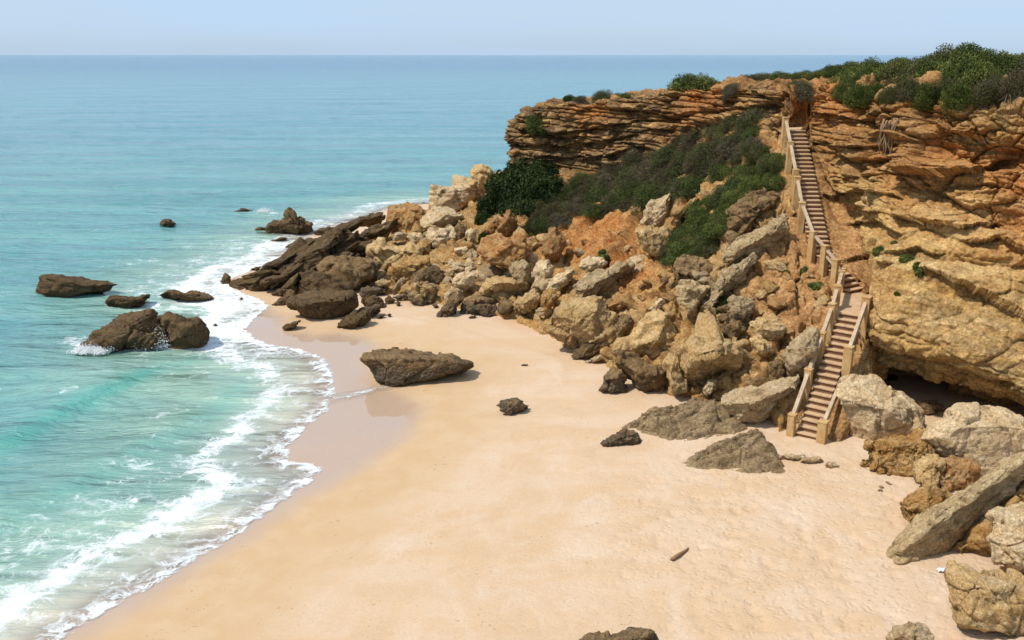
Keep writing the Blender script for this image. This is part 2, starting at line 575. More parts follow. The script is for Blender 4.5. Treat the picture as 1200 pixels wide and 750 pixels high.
def wood_mat(name, c1, c2, c3):
    m = NT(name)
    p = m.pos
    col = m.mix(m.ramp(m.noise(p, 2.5, 5, 0.65), 0.35, 0.65), c1, c2)
    col = m.mix(m.ramp(m.noise(p, 9, 5, 0.7), 0.52, 0.68, 0, 0.75), col, c3)
    b = m.bump(m.noise(p, 18, 5, 0.7), 0.5, 0.03)
    return m.done(m.bsdf(col, 0.88, 0.15, b))


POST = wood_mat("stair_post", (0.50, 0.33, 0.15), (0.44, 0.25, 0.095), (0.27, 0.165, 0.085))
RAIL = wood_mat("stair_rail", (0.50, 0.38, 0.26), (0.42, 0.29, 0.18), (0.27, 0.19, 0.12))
STEP = wood_mat("stair_step", (0.48, 0.31, 0.18), (0.54, 0.37, 0.215), (0.3, 0.18, 0.1))  # lightened so the colour carries the sun on the tread tops
RISER = wood_mat("stair_base", (0.2, 0.105, 0.055), (0.25, 0.14, 0.075), (0.12, 0.07, 0.04))  # darkened so the colour carries the shade on the risers below each nosing
BARK = wood_mat("bark", (0.10, 0.075, 0.055), (0.14, 0.11, 0.08), (0.06, 0.045, 0.035))
ROOT = wood_mat("bleached_root", (0.30, 0.20, 0.11), (0.21, 0.13, 0.07), (0.1, 0.065, 0.035))
DRIFT = wood_mat("driftwood", (0.30, 0.18, 0.09), (0.22, 0.125, 0.06), (0.12, 0.07, 0.04))


def plain_mat(name, col, rough=0.6):
    m = NT(name)
    c = m.mix(m.ramp(m.noise(m.pos, 6, 3, 0.6), 0.35, 0.65, 0, 0.35), col, tuple(x * 0.75 for x in col))
    return m.done(m.bsdf(c, rough, 0.3))


SPRAY = plain_mat("spray_white", (0.85, 0.86, 0.86), 0.8)
PLASTIC = plain_mat("plastic_pale", (0.62, 0.70, 0.76), 0.4)
# ------------------------------------------------------------------ shoreline
def poly_px(pts, z):
    return [tuple(at_z(u, v, z).xy) for u, v in pts]


WATER = [(-16.0, -30.0), (-13.0, 8.0)] + poly_px([
    (40, 772), (75, 750), (118, 724), (150, 702), (178, 690), (214, 668), (250, 645), (288, 622), (316, 602), (345, 580),
    (368, 562), (380, 551), (366, 541), (343, 540), (338, 525), (360, 503), (384, 482), (394, 456), (391, 436),
    (380, 419), (354, 409), (322, 405), (302, 398), (290, 386), (299, 374), (318, 358), (302, 349), (290, 345), (276, 338),
    (264, 330), (300, 316), (340, 298), (352, 288), (372, 274), (402, 262), (432, 255), (462, 243), (500, 238)], 0.0) + [
    (-3.0, 96.0), (8.0, 112.0), (60.0, 150.0), (300.0, 230.0)]
LAND_CLOSE = [(300.0, -30.0)]
WETPOLY = [(-16.0, -30.0), (-12.2, 8.0)] + poly_px([
    (95, 752), (150, 722), (192, 702), (255, 657), (322, 612), (355, 590), (388, 570), (422, 553), (460, 530), (488, 512),
    (502, 490), (498, 474), (484, 462), (460, 452), (440, 442), (438, 414), (452, 404), (430, 393), (402, 386), (372, 388),
    (345, 384), (338, 372), (322, 357), (300, 346)], 0.25) + [(-40, 62), (-60, 20), (-60, -30)]
DAMPPOLY = [(-14.0, -30.0), (-9.0, 8.0)] + poly_px([
    (262, 780), (296, 752), (340, 720), (400, 650), (444, 600), (520, 564), (545, 530), (572, 508), (598, 486), (574, 468),
    (572, 454), (602, 436), (622, 422), (582, 408), (552, 402), (512, 384), (430, 377), (380, 372), (340, 340)], 0.6) + [
    (-40, 66), (-60, 20), (-60, -30)]


def seg_dist(xy, pts, closed=False):
    best = np.full(len(xy), 1e9)
    P = np.array(pts)
    n = len(P) if closed else len(P) - 1
    for i in range(n):
        a, b = P[i], P[(i + 1) % len(P)]
        ab = b - a
        t = np.clip(((xy - a) @ ab) / max(ab @ ab, 1e-9), 0, 1)
        d = np.hypot(xy[:, 0] - a[0] - t * ab[0], xy[:, 1] - a[1] - t * ab[1])
        best = np.minimum(best, d)
    return best


def inside(xy, pts):
    x, y = xy[:, 0], xy[:, 1]
    c = np.zeros(len(xy), dtype=bool)
    P = pts
    for i in range(len(P)):
        (x0, y0), (x1, y1) = P[i], P[(i + 1) % len(P)]
        cond = (y0 > y) != (y1 > y)
        with np.errstate(divide='ignore', invalid='ignore'):
            xi = (x1 - x0) * (y - y0) / (y1 - y0 + 1e-12) + x0
        c ^= cond & (x < xi)
    return c


def shore_dist(xy):
    """positive on land"""
    d = seg_dist(xy, WATER)
    return np.where(inside(xy, WATER + LAND_CLOSE), d, -d)


def ground_z(xy, d=None):
    if d is None:
        d = shore_dist(xy)
    up = 1.75 * (1 - np.exp(-np.maximum(d, 0) * 0.055 / 1.75 * 1.25))
    dn = np.maximum(-0.11 * np.maximum(-d, 0), -6)
    return np.where(d > 0, up, dn)


# ------------------------------------------------------------------ sand
def build_sand():
    def axis(lo, hi, a, b, fine, n_out):
        mid = np.arange(a, b, fine)
        left = a - np.geomspace(fine, a - lo, n_out)[::-1]
        right = b + np.geomspace(fine, hi - b, n_out)
        return np.concatenate([left, mid, right])
    xs = axis(-140, 400, -22, 26, 0.13, 40)
    ys = axis(-120, 420, 16, 62, 0.13, 40)
    X, Y = np.meshgrid(xs, ys, indexing='ij')
    xy = np.stack([X.ravel(), Y.ravel()], 1)
    d = shore_dist(xy)
    z = ground_z(xy, d)
    dw = seg_dist(xy, WETPOLY, True) * np.where(inside(xy, WETPOLY), -1, 1)
    dd = seg_dist(xy, DAMPPOLY, True) * np.where(inside(xy, DAMPPOLY), -1, 1)
    p3 = np.stack([xy[:, 0], xy[:, 1], np.zeros(len(xy))], 1)
    dry = sstep(0.0, 3.0, dd)
    # trampled strip towards the foot of the cliff, scalloped by footprints
    fp = [at_z(u, v, 1.3) for u, v in ((960, 560), (900, 640), (930, 740), (1050, 700), (1010, 590))]
    cx, cy = 10.2, 24.5
    foot = np.exp(-(((xy[:, 0] - cx) / 6.2) ** 2 + ((xy[:, 1] - cy) / 7.5) ** 2) ** 1.5)
    foot = np.clip(foot + 0.25 * sstep(2, 8, dd), 0, 1) * dry
    near = (np.abs(xy[:, 0]) < 30) & (xy[:, 1] > 14) & (xy[:, 1] < 66)
    q = p3[near]
    bump = np.zeros(len(xy))
    q2 = q.copy()
    q2[:, :2] += 0.35 * np.stack([perlin(q * 1.3, 3), perlin(q * 1.3, 4)], 1)
    fpz = -0.085 * sstep(.0, .55, perlin(q2 * np.array([2.3, 3.0, 1]), 9)) * sstep(-.35, .2, perlin(q * .8, 14)) + 0.025 * fbm(q * np.array([3.6, 4.6, 1]), 3, 12)
    bump[near] = fpz * foot[near]
    bump[near] += dry[near] * (0.05 * fbm(q * np.array([0.35, 0.7, 1]), 3, 21) + 0.012 * fbm(q * np.array([1.2, 2.6, 1]), 3, 22))
    # scrape marks next to the stick
    c = at_z(820, 672, 1.3)
    m = np.exp(-(((xy[:, 0] - c.x) / 0.75) ** 2 + ((xy[:, 1] - c.y) / 1.5) ** 2) ** 2)
    bump += m * np.where(near, 0.05, 0) * np.where(near, 1, 0) * fbm(p3 * 3.2, 3, 33) * 1.5
    co = np.stack([xy[:, 0], xy[:, 1], z + bump], 1)
    me = mesh_np("sand", co, grid_faces(len(xs), len(ys)), SAND, True,
                 {"d_wet": dw, "d_damp": dd, "foot": foot})
    o = struct(link("sand", me))
    return o


build_sand()

# ------------------------------------------------------------------ sea
FOAM_SPOTS = [  # u, v, rx, ry (metres), strength
    (330, 272, 5, 4, .35), (262, 320, 5, 4, .55), (300, 300, 5.5, 5, .5), (240, 345, 6, 3.5, .5), (262, 375, 3.6, 3.2, .9), (220, 335, 5, 3, .4),
    (285, 352, 2.6, 2.0, .9), (268, 400, 3.2, 2.6, .75), (110, 405, 2.4, 1.6, .9), (172, 404, 2.2, 1.6, .85), (90, 402, 2.0, 1.2, .7), (250, 392, 2.2, 2, .7),
    (290, 245, 5, 2.0, .5), (310, 250, 3, 2.0, .55), (410, 285, 3, 3, .45), (180, 305, 5, 1.6, .55), (150, 310, 4, 1.6, .4), (105, 270, 6, 1.6, .5),
    (200, 268, 4, 2, .45), (120, 290, 4, 1.4, .4), (300, 283, 5, 2.5, .45), (430, 245, 5, 3, .45), (470, 238, 4, 3, .4), (250, 290, 7, 3, .38),
    (85, 345, 3.5, 1.0, .35), (150, 362, 4, 1.0, .42), (215, 358, 5, 1.2, .5), (70, 468, 1.5, .6, .6), (88, 461, 1.2, .4, .5), (150, 432, 1.4, .5, .5),
    (130, 450, 1.0, .35, .45), (200, 440, 2.5, 1.0, .35), (345, 290, 3, 3, .5), (60, 280, 8, 1.2, .25), (380, 262, 4, 2.2, .45)]
SWELL1 = poly_px([(-160, 590), (-60, 540), (0, 508), (60, 478), (110, 455), (150, 436), (185, 422), (212, 414)], 0.3)
SWELL2 = poly_px([(-160, 690), (-40, 622), (40, 580), (110, 548), (180, 510), (230, 480), (260, 455)], 0.1)


def swell(xy, pts, front, back):
    d = seg_dist(xy, pts)
    poly = pts + [(60, 200), (60, -60), (-60, -60)]
    e = np.where(inside(xy, poly), d, -d)
    P = np.array(pts)
    ends = np.minimum(np.hypot(*(xy - P[-1]).T), 6) / 6
    prof = np.where(e > 0, np.exp(-(e / front) ** 2), np.exp(-(e / back) ** 2))
    return prof * sstep(0, 1, ends), e


def build_sea():
    ang = np.concatenate([np.linspace(-150, -44, 40)[:-1], np.linspace(-44, 4, 430)[:-1], np.linspace(4, 32, 90)[:-1], np.linspace(32, 150, 40)])
    rr = np.concatenate([np.linspace(2, 16, 12)[:-1], np.geomspace(16, 110, 370)[:-1], np.geomspace(110, 1200, 130)[:-1], np.geomspace(1200, 45000, 50)])
    A, RR = np.meshgrid(np.radians(ang), rr, indexing='ij')
    xy = np.stack([(RR * np.sin(A)).ravel(), (RR * np.cos(A)).ravel()], 1)
    r = RR.ravel()
    d = np.where(r < 400, -shore_dist(xy), 300.0)
    p3 = np.stack([xy[:, 0], xy[:, 1], np.zeros(len(xy))], 1)
    near = r < 700
    z = np.zeros(len(xy))
    calm = sstep(0.2, 12, d)
    fade = 1 - sstep(150, 700, r)
    q = p3[near]
    z[near] = (0.16 * perlin(q * np.array([0.10, 0.32, 1]), 5) + 0.10 * perlin(q * np.array([0.3, 0.75, 1]) + 9, 6) + 0.045 * fbm(q * np.array([0.9, 1.9, 1]), 2, 7))
    z *= calm * fade
    s1, e1 = swell(xy, SWELL1, 1.0, 2.8)
    s2, e2 = swell(xy, SWELL2, 0.9, 2.2)
    mod = 0.8 + 0.35 * perlin(p3 * 0.25, 41)
    z += (0.5 * s1 * mod + 0.22 * s2 * mod) * sstep(0.5, 4, d)
    for k in range(4):        # smaller sets further out
        off = 11 + 10 * k
        pts = [(x - off * 0.55, y + off * 0.83) for x, y in SWELL1]
        s, _ = swell(xy, pts, 1.6, 2.5)
        z += 0.24 * s * mod
    crest = np.clip(np.exp(-((e1 - 0.7) / 0.9) ** 2) * sstep(0.05, 0.6, s1 + 0.25) + 0.35 * np.exp(-((e2 - 0.8) / 0.9) ** 2), 0, 1) * sstep(1, 5, d)
    nz = np.zeros(len(xy))
    nz[near] = fbm(p3[near] * 0.22, 3, 61)
    band = 1.2 + 0.7 * nz
    foam = np.exp(-np.maximum(d, 0) / np.maximum(band, 0.5)) * 0.7
    foam += 0.14 * np.exp(-((d - 6.0 - 2 * nz) / 1.6) ** 2) + 0.55 * np.exp(-((d - 2.9 - 1.2 * nz) / 0.8) ** 2)
    foam += 0.2 * np.exp(-((d - 5.2) / 2.4) ** 2) * (1 - sstep(28, 40, xy[:, 1]))
    foam *= np.where(d > -1.0, 1, 0)
    head = sstep(60, 80, xy[:, 1])
    foam *= 1 - 0.5 * head
    for u, v, rx, ry, s in FOAM_SPOTS:
        c = at_z(u, v, 0)
        foam += 0.36 * s * np.exp(-(((xy[:, 0] - c.x) / rx) ** 2 + ((xy[:, 1] - c.y) / ry) ** 2)) * (0.8 + 0.6 * nz)
    foam = np.where(r < 200, foam, 0)
    # thin film that follows the sand up to the edge of the wash
    gz = np.where(near, ground_z(xy, -d), 0)
    z = np.where(d < 0, gz + 0.02 - 0.5 * np.clip(-d - 0.6, 0, 3), z + 0.02 * np.clip(1 - d / 1.5, 0, 1))
    me = mesh_np("sea", np.stack([xy[:, 0], xy[:, 1], z], 1), grid_faces(len(ang), len(rr))[:, ::-1], SEA, True,
                 {"off": np.minimum(d, 250), "range": np.minimum(np.maximum(r - 20, 0), 30000), "foam": np.clip(foam, 0, 0.85), "crest": crest})
    struct(link("sea", me))


build_sea()

# ------------------------------------------------------------------ stair line (bottom, landing front, landing back, bend, top)
ST_B = at_z(945, 514, 1.42)
for _ in range(4):
    ST_B = at_z(945, 514, float(ground_z(np.array([ST_B.xy]))[0]) - .04)
ST_L0 = at_z(997, 366, 5.05)
ST_L1 = at_z(1002, 343, 5.05)
ST_M = at_y(960, 292, 41.2)
ST_T = at_y(932, 152, 47.4)
ST_PATH = [ST_B, ST_L0, ST_L1, ST_M, ST_T]


def stair_dist(p):
    best = np.full(len(p), 1e9)
    zz = np.zeros(len(p))
    side = np.zeros(len(p))
    near_ = np.zeros((len(p), 2))
    pts = ST_PATH + [ST_T + Vector((1.2, 1.2, 0.1))]
    for a, b in zip(pts, pts[1:]):
        a, b = np.array(a), np.array(b)
        ab = (b - a)[:2]
        t = np.clip(((p[:, :2] - a[:2]) @ ab) / (ab @ ab), 0, 1)
        d = np.hypot(p[:, 0] - a[0] - t * ab[0], p[:, 1] - a[1] - t * ab[1])
        m = d < best
        best = np.where(m, d, best)
        zz = np.where(m, a[2] + t * (b[2] - a[2]), zz)
        near_ = np.where(m[:, None], a[:2] + t[:, None] * ab, near_)
        side = np.where(m, (p[:, 0] - a[0]) * ab[1] - (p[:, 1] - a[1]) * ab[0], side)
    return best, zz, side > 0, near_


# ------------------------------------------------------------------ cliff
# stations from the far side of the headland round to the near right wall;
# rows from below the sand up to the inland plateau
def W(x, y, z):
    return Vector((x, y, z))


def inl(p, dx, dy, dz):
    return W(p.x + dx, p.y + dy, p.z + dz)


Y_ = at_y
STN = []


def station(*rows, k=3.0):
    STN.append(list(rows))


e = Y_(600, 146, 66)
station(W(6, 118, -6), W(7, 112, -1), W(9, 104, 3), W(12, 98, 5), W(15, 93, 6.5), W(16, 91, 8), W(18, 88, 9.5), W(24, 84, 9.5), W(30, 80, 9.5))
station(W(-15, 92, -6), W(-12, 90, -1), W(-7, 84, 2.2), W(-1, 79, 4.6), W(3, 75, 7), W(3.6, 74.2, 8.5), W(4.2, 73, 10), W(9, 72, 10.2), W(16, 74, 9))
station(Y_(290, 332, 64) - W(0, 0, 3), Y_(345, 318, 64), Y_(475, 268, 66), Y_(560, 238, 66.5), Y_(600, 194, 66.2), Y_(599, 168, 66), e, inl(e, 2.5, 5, .3), inl(e, 8, 12, -.6))
e = Y_(640, 121, 63.8)
station(Y_(400, 352, 55) - W(0, 0, 2), Y_(425, 343, 56), Y_(540, 302, 57.5), Y_(610, 252, 60.5), Y_(640, 197, 63), Y_(640, 160, 63.2), e, inl(e, 2, 6, -.2), inl(e, 7, 18, -3))
e = Y_(716, 116, 61)
station(Y_(560, 362, 50) - W(0, 0, 2), Y_(570, 350, 51.5), Y_(622, 312, 53), Y_(680, 252, 56.5), Y_(712, 200, 59.5), Y_(714, 155, 60), e, inl(e, 2, 6, -.1), inl(e, 6, 20, -4))
e = Y_(786, 106, 58)
station(Y_(655, 402, 43.5) - W(0, 0, 2), Y_(660, 390, 44.5), Y_(702, 332, 47), Y_(752, 250, 51.5), Y_(783, 168, 56), Y_(784, 135, 57), e, inl(e, 2, 6, -.1), inl(e, 6, 22, -5))
e = Y_(850, 102, 54.5)
station(Y_(730, 442, 38.5) - W(0, 0, 2), Y_(735, 430, 39.2), Y_(772, 362, 42), Y_(818, 250, 46.8), Y_(848, 142, 52), Y_(849, 120, 53.5), e, inl(e, 3, 6, .0), inl(e, 10, 25, -5))
e = Y_(905, 100, 51)
station(Y_(838, 485, 34.5) - W(0, 0, 2), Y_(838, 475, 35), Y_(852, 372, 38.3), Y_(880, 252, 43.3), Y_(900, 146, 48.6), Y_(903, 122, 50), e, inl(e, 4, 6, .15), inl(e, 25, 30, -2))
e = Y_(926, 100, 50)
station(Y_(918, 520, 31.5) - W(0, 0, 2), Y_(922, 508, 32), Y_(946, 365, 37.2), Y_(926, 262, 42.0), Y_(914, 158, 47.5), Y_(920, 126, 49), e, inl(e, 5, 6, .2), inl(e, 40, 40, 0))
e = Y_(956, 100, 48.6)
station(Y_(985, 512, 31.2) - W(0, 0, 2), Y_(985, 500, 32.2), Y_(1022, 404, 36.2), Y_(1046, 336, 39.9), Y_(1006, 268, 42.2), Y_(955, 152, 47.0), e, inl(e, 6, 6, .2), inl(e, 60, 50, .2))
e = Y_(1008, 106, 46)
station(Y_(1010, 490, 33.2) - W(0, 0, 2), Y_(1012, 480, 35), Y_(1034, 425, 38.6), Y_(1044, 368, 38.4), Y_(1024, 296, 40.0), Y_(1004, 190, 43.0), e, inl(e, 7, 6, .5), inl(e, 80, 60, .3))
e = Y_(1052, 112, 43.6)
station(Y_(1036, 482, 34.2) - W(0, 0, 2), Y_(1036, 474, 37.0), Y_(1038, 440, 39.8), Y_(1024, 388, 35.2), Y_(1030, 300, 37.4), Y_(1046, 200, 40.6), e, inl(e, 8, 6, .8), inl(e, 90, 60, .6))
e = Y_(1118, 118, 41)
station(Y_(1108, 484, 33.6) - W(0, 0, 2), Y_(1107, 472, 37), Y_(1106, 450, 39.5), Y_(1096, 417, 33.0), Y_(1100, 316, 35.3), Y_(1112, 205, 38.4), e, inl(e, 8, 6, 1.0), inl(e, 100, 60, .8))
e = Y_(1205, 130, 38.6)
station(Y_(1212, 510, 32.0) - W(0, 0, 2), Y_(1210, 494, 36.0), Y_(1208, 480, 38), Y_(1204, 454, 30.8), Y_(1204, 345, 33.4), Y_(1205, 218, 36.6), e, inl(e, 9, 5, 1.0), inl(e, 100, 50, .8))
e = Y_(1320, 140, 36.5)
station(Y_(1330, 560, 29) - W(0, 0, 2), Y_(1330, 540, 31), Y_(1328, 525, 32.5), Y_(1318, 505, 28.8), Y_(1316, 370, 31.2), Y_(1318, 235, 34.4), e, inl(e, 9, 4, 1.0), inl(e, 100, 40, .8))
e = Y_(1480, 140, 34)
station(Y_(1500, 600, 26) - W(0, 0, 2), Y_(1495, 570, 28), Y_(1495, 550, 30), Y_(1490, 540, 26), Y_(1485, 400, 28.5), Y_(1480, 250, 32), e, inl(e, 9, 3, 1.0), inl(e, 100, 30, .8))
station(W(34, 8, -1), W(34.5, 9, .8), W(35.5, 11, 2.5), W(35, 9, 4), W(36, 10, 8), W(37, 11, 12), W(38, 12, 14.5), W(46, 14, 15.5), W(140, 20, 15.5))


def hermite(P, counts):
    """P (n, ..., 3) along axis 0"""
    n = len(P)
    T = np.zeros_like(P)
    T[1:-1] = 0.5 * (P[2:] - P[:-2])
    T[0], T[-1] = P[1] - P[0], P[-1] - P[-2]
    seg = np.linalg.norm(P[1:] - P[:-1], axis=-1, keepdims=True)
    tl = np.linalg.norm(T, axis=-1, keepdims=True) + 1e-9
    lim = np.empty_like(tl)
    lim[0], lim[-1] = seg[0], seg[-1]
    lim[1:-1] = 1.15 * np.minimum(seg[1:], seg[:-1])
    T = T * np.minimum(1, lim / tl)
    out = []
    for i in range(n - 1):
        t = np.linspace(0, 1, counts[i] + 1)[:-1] if i < n - 2 else np.linspace(0, 1, counts[i] + 1)
        t = t.reshape(-1, *([1] * (P.ndim - 1)))
        h00, h10 = 2 * t**3 - 3 * t**2 + 1, t**3 - 2 * t**2 + t
        h01, h11 = -2 * t**3 + 3 * t**2, t**3 - t**2
        out.append(h00 * P[i] + h10 * T[i] + h01 * P[i + 1] + h11 * T[i + 1])
    return np.concatenate(out, 0)


LEDGES = [
    ([(1046, 194), (1060, 204), (1100, 207), (1140, 201), (1168, 186)], 1.0, 2.3, .7, .8),
    ([(1085, 316), (1110, 326), (1150, 345), (1212, 380)], .9, 1.0, .25, .9),
    ([(972, 232), (1010, 221), (1045, 232)], .5, .6, .45, .6),
    ([(1050, 249), (1080, 262), (1130, 268), (1168, 261)], .5, .6, .6, .7),
    ([(998, 263), (1020, 257), (1042, 269)], .35, .4, .45, .5),
    ([(955, 166), (990, 173), (1042, 169)], .45, .5, .4, .45),
    ([(1138, 284), (1170, 279), (1210, 297)], .5, .6, .6, .5),
    ([(1100, 150), (1130, 158), (1165, 152)], .3, .3, .5, .5),
    ([(960, 130), (1000, 138), (1040, 132)], .35, .4, .4, .4),
    ([(1000, 300), (1022, 296), (1040, 310)], .3, .5, .4, .5),
    ([(1050, 300), (1075, 290), (1100, 300)], .35, .5, .35, .5),
    ([(604, 168), (640, 172), (700, 166), (740, 158)], .4, .5, .45, .4),
    ([(612, 150), (660, 154), (720, 146), (760, 141)], .5, .5, .5, .4),
    ([(735, 128), (790, 136), (850, 129), (905, 122)], .6, .5, .6, .5),
    ([(640, 186), (700, 184), (750, 172)], .4, .5, .3, .4),
    ([(780, 152), (810, 150), (840, 142)], .35, .4, .4, .4),
]


def build_cliff():
    P = np.array([[tuple(p) for p in s] for s in STN])            # station, row, 3
    rows_n = [8, 50, 56, 72, 100, 110, 46, 12]
    sc = [10, 40, 60, 70, 70, 70, 62, 40, 56, 62, 60, 84, 92, 90, 40, 24]
    A = hermite(P, sc)                                             # s, row, 3
    B = np.transpose(hermite(np.transpose(A, (1, 0, 2)), rows_n), (1, 0, 2))
    ns, nt = B.shape[:2]
    tpar = np.concatenate([np.linspace(i, i + 1, c + 1)[:-1] for i, c in enumerate(rows_n)] + [[8.0]])
    spar = np.concatenate([np.linspace(i, i + 1, c + 1)[:-1] for i, c in enumerate(sc)] + [[float(len(sc))]])
    Sg, Tg = np.meshgrid(spar, tpar, indexing='ij')
    Sg, Tg = Sg.ravel(), Tg.ravel()
    du = np.gradient(B, axis=0)
    dv = np.gradient(B, axis=1)
    N = np.cross(du, dv)
    N /= np.linalg.norm(N, axis=2, keepdims=True) + 1e-9
    p = B.reshape(-1, 3)
    N = N.reshape(-1, 3)
    wallS = sstep(8.2, 9.2, Sg)                     # right hand wall
    talus = (1 - wallS) * (1 - sstep(3.5, 4.1, Tg))
    cap = sstep(3.7, 4.2, Tg) * (1 - sstep(6.3, 7.0, Tg))
    upper = np.where(wallS > 0.5, sstep(4.2, 5.0, Tg) * (1 - sstep(6.4, 7, Tg)), cap)
    lowwall = wallS * (1 - sstep(4.4, 5.2, Tg)) * sstep(2.6, 3.0, Tg)
    flat = sstep(6.15, 6.9, Tg)
    # ---- strata
    low = np.stack([fbm(p * 0.16, 3, 70), fbm(p * 0.5, 3, 71), fbm(p * 1.4, 3, 72)], 1)
    zz = p[:, 2] + 0.035 * p[:, 0] + 0.24 * low[:, 0] + 0.08 * low[:, 1] + 0.05 * low[:, 2]
    rs = np.random.default_rng(5)
    bnd = np.cumsum(rs.choice([0.12, 0.18, 0.25, 0.35, 0.5, 0.7], 90, p=[.08, .15, .2, .22, .2, .15])) - 4
    k = np.clip(np.searchsorted(bnd, zz) - 1, 0, 88)
    fr = (zz - bnd[k]) / (bnd[k + 1] - bnd[k])
    thick = bnd[k + 1] - bnd[k]
    offk = rs.uniform(-1, 1, 90)[k]
    sh = p[:, 0] * 0.85 - p[:, 1] * 0.5
    wk = rs.uniform(0.7, 2.6, 90)[k]
    q = sh / wk + rs.uniform(0, 9, 90)[k] + 0.3 * low[:, 1] + 0.15 * low[:, 2]
    bid = np.floor(q)
    bf = q - bid
    offb = hash01(bid.astype(np.int64), k, k * 0, 3) * 2 - 1
    edge = np.minimum(fr, 1 - fr) * thick
    crack = np.minimum(bf, 1 - bf) * wk
    groove = (1 - sstep(0.0, 0.06, edge)) * 0.9 + 0.8 * (1 - sstep(0.0, 0.14, crack))
    rim = 0.14 * (1 - sstep(0.0, 0.14, edge))
    brk = sstep(-0.25, 0.35, low[:, 1])
    strata = (0.17 * offk + 0.55 * offb * (0.3 + 0.7 * brk)) * (0.45 + 0.75 * sstep(-.3, .3, low[:, 0] + low[:, 2] * .4)) - 0.26 * groove - rim
    Nh = N.copy()
    Nh[:, 2] *= 0.35
    Nh /= np.linalg.norm(Nh, axis=1)[:, None] + 1e-9
    # ---- general relief
    rid = fbm(p * 0.42, 5, 80, 0.55, True)
    lump = fbm(p * 0.9 + 5, 5, 84, 0.55)
    w1, w2, wid = worley(p * 0.62 + 0.25 * low, 31)
    v1, v2, vid = worley(p * 1.5 + 0.35 * low, 41)
    rubble = 0.95 * sstep(0.03, 0.5, w2 - w1) * (0.35 + 0.9 * wid) - 0.35 + 0.32 * sstep(0.03, 0.4, v2 - v1) * (0.4 + vid)
    rubble += 0.25 * (1 - w1) + 0.10 * (1 - v1)
    rw = sstep(-0.1, 0.25, fbm(p * 0.3 + 3, 2, 90))
    c1, e1_ = chips(p * np.array([.42, .42, 1.1]) + .14 * low, 301)
    c2, e2_ = chips(p * np.array([1.1, 1.1, 2.6]) + .15 * low, 311)
    c3, e3_ = chips(p * np.array([.62, .62, .75]) + .3 * low, 321)
    c4, e4_ = chips(p * 1.5 + .4 * low, 331)
    blocky = 0.55 * c1 + 0.2 * c2 - 0.3 * (1 - sstep(0, .07, e1_)) - 0.1 * (1 - sstep(0, .1, e2_))
    stones = 0.75 * c3 + 0.28 * c4 - 0.45 * (1 - sstep(0, .12, e3_)) - 0.18 * (1 - sstep(0, .12, e4_))
    bq = sh / 2.6 + .35 * low[:, 1] + .18 * low[:, 2] + .05 * p[:, 2]
    bi = np.floor(bq).astype(np.int64)
    bz = np.floor((p[:, 2] + .3 * low[:, 1]) / 1.7 + hash01(bi, bi * 0, bi * 0, 77)).astype(np.int64)
    be = np.minimum(bq - bi, 1 - bq + bi) * 2.6
    butt = 0.95 * (hash01(bi, bz, bi * 0, 61) - .5) + 0.5 * (hash01(bi, bi * 0, bi * 0, 62) - .5) - 0.5 * (1 - sstep(0, .22, be)) * (hash01(bi, bz, bi * 0, 63) > .35)
    d_h = upper * butt * (0.9 - 0.35 * wallS) + upper * (strata * (0.7 - 0.3 * wallS) + blocky * (0.75 + 0.35 * wallS)) + (wallS * (1 - upper) * (1 - flat)) * (0.22 * strata * brk + 0.4 * rid + 0.35 * lump + 0.75 * blocky * (1 - 0.6 * lowwall))
    d_n = talus * (stones * (0.5 + 0.3 * rw) + 0.12 * rubble + 0.15 * lump - 0.62) + upper * (0.2 * rid + 0.12 * lump) + flat * 0.18 * lump + 0.07 * fbm(p * 3.2, 4, 95)
    # stair lane stays even
    lane = np.exp(-((Sg - 8.62) / 0.42) ** 2) * (1 - sstep(4.1, 4.4, Tg))
    d_n *= 1 - 0.75 * lane
    d_h *= 1 - 0.8 * lane
    hollow = np.zeros(len(p))
    for u, v, y, rx, rz, amt in ((1108, 178, 39.5, 2.6, .62, 1.5), (985, 235, 42.5, .5, .6, .7), (1160, 255, 36.5, 1.1, .4, .8), (1040, 320, 37.5, .7, 1.1, -.35),
                                 (1010, 262, 40.5, .8, .45, .6), (1195, 175, 37.5, .5, 1.6, .9), (1165, 305, 35.5, 2.2, .22, .45), (1085, 150, 41, .35, 1.5, .6), (1052, 165, 42, .45, 1.3, -.55)):
        c = Y_(u, v, y)
        dd = ((p[:, 0] - c.x) / rx) ** 2 + ((p[:, 2] - c.z) / rz) ** 2 + ((p[:, 1] - c.y) / 5) ** 2
        hollow += amt * np.exp(-dd ** 1.5)
    # ledges: overhang above the line, recess below it
    dep = p[:, 1] * CP + (CAMZ - p[:, 2]) * SP
    pu = 600 + F * p[:, 0] / dep
    pv = 375 - F * (p[:, 1] * SP - (CAMZ - p[:, 2]) * CP) / dep
    wob = 0.22 * low[:, 1] + 0.18 * low[:, 2]
    lsum = np.zeros(len(p))
    for pts, ua, uh, da, dh in LEDGES:
        lu, lv = [q[0] for q in pts], [q[1] for q in pts]
        vl = np.interp(pu, lu, lv)
        e = (vl - pv) * dep / F + wob
        gate = sstep(lu[0] - 16, lu[0] + 6, pu) * (1 - sstep(lu[-1] - 6, lu[-1] + 16, pu)) * (Sg > 1.6) * (dep < 80)
        lsum += gate * np.where(e > 0, ua * np.exp(-(e / uh) ** 1.5), -da * np.exp(-(-e / dh) ** 1.5))
    d_h += lsum * (0.8 + 0.5 * low[:, 1]) * (Tg > 2.9) * (1 - flat)
    d_h *= 1 - 0.6 * np.exp(-((pu - 1010) / 22) ** 2 - ((pv - 320) / 50) ** 2)
    d_h -= hollow * sstep(4.0, 4.5, Tg + 2 * wallS)
    d_h += lowwall * 0.12 * fbm(p * 2.2, 4, 97)
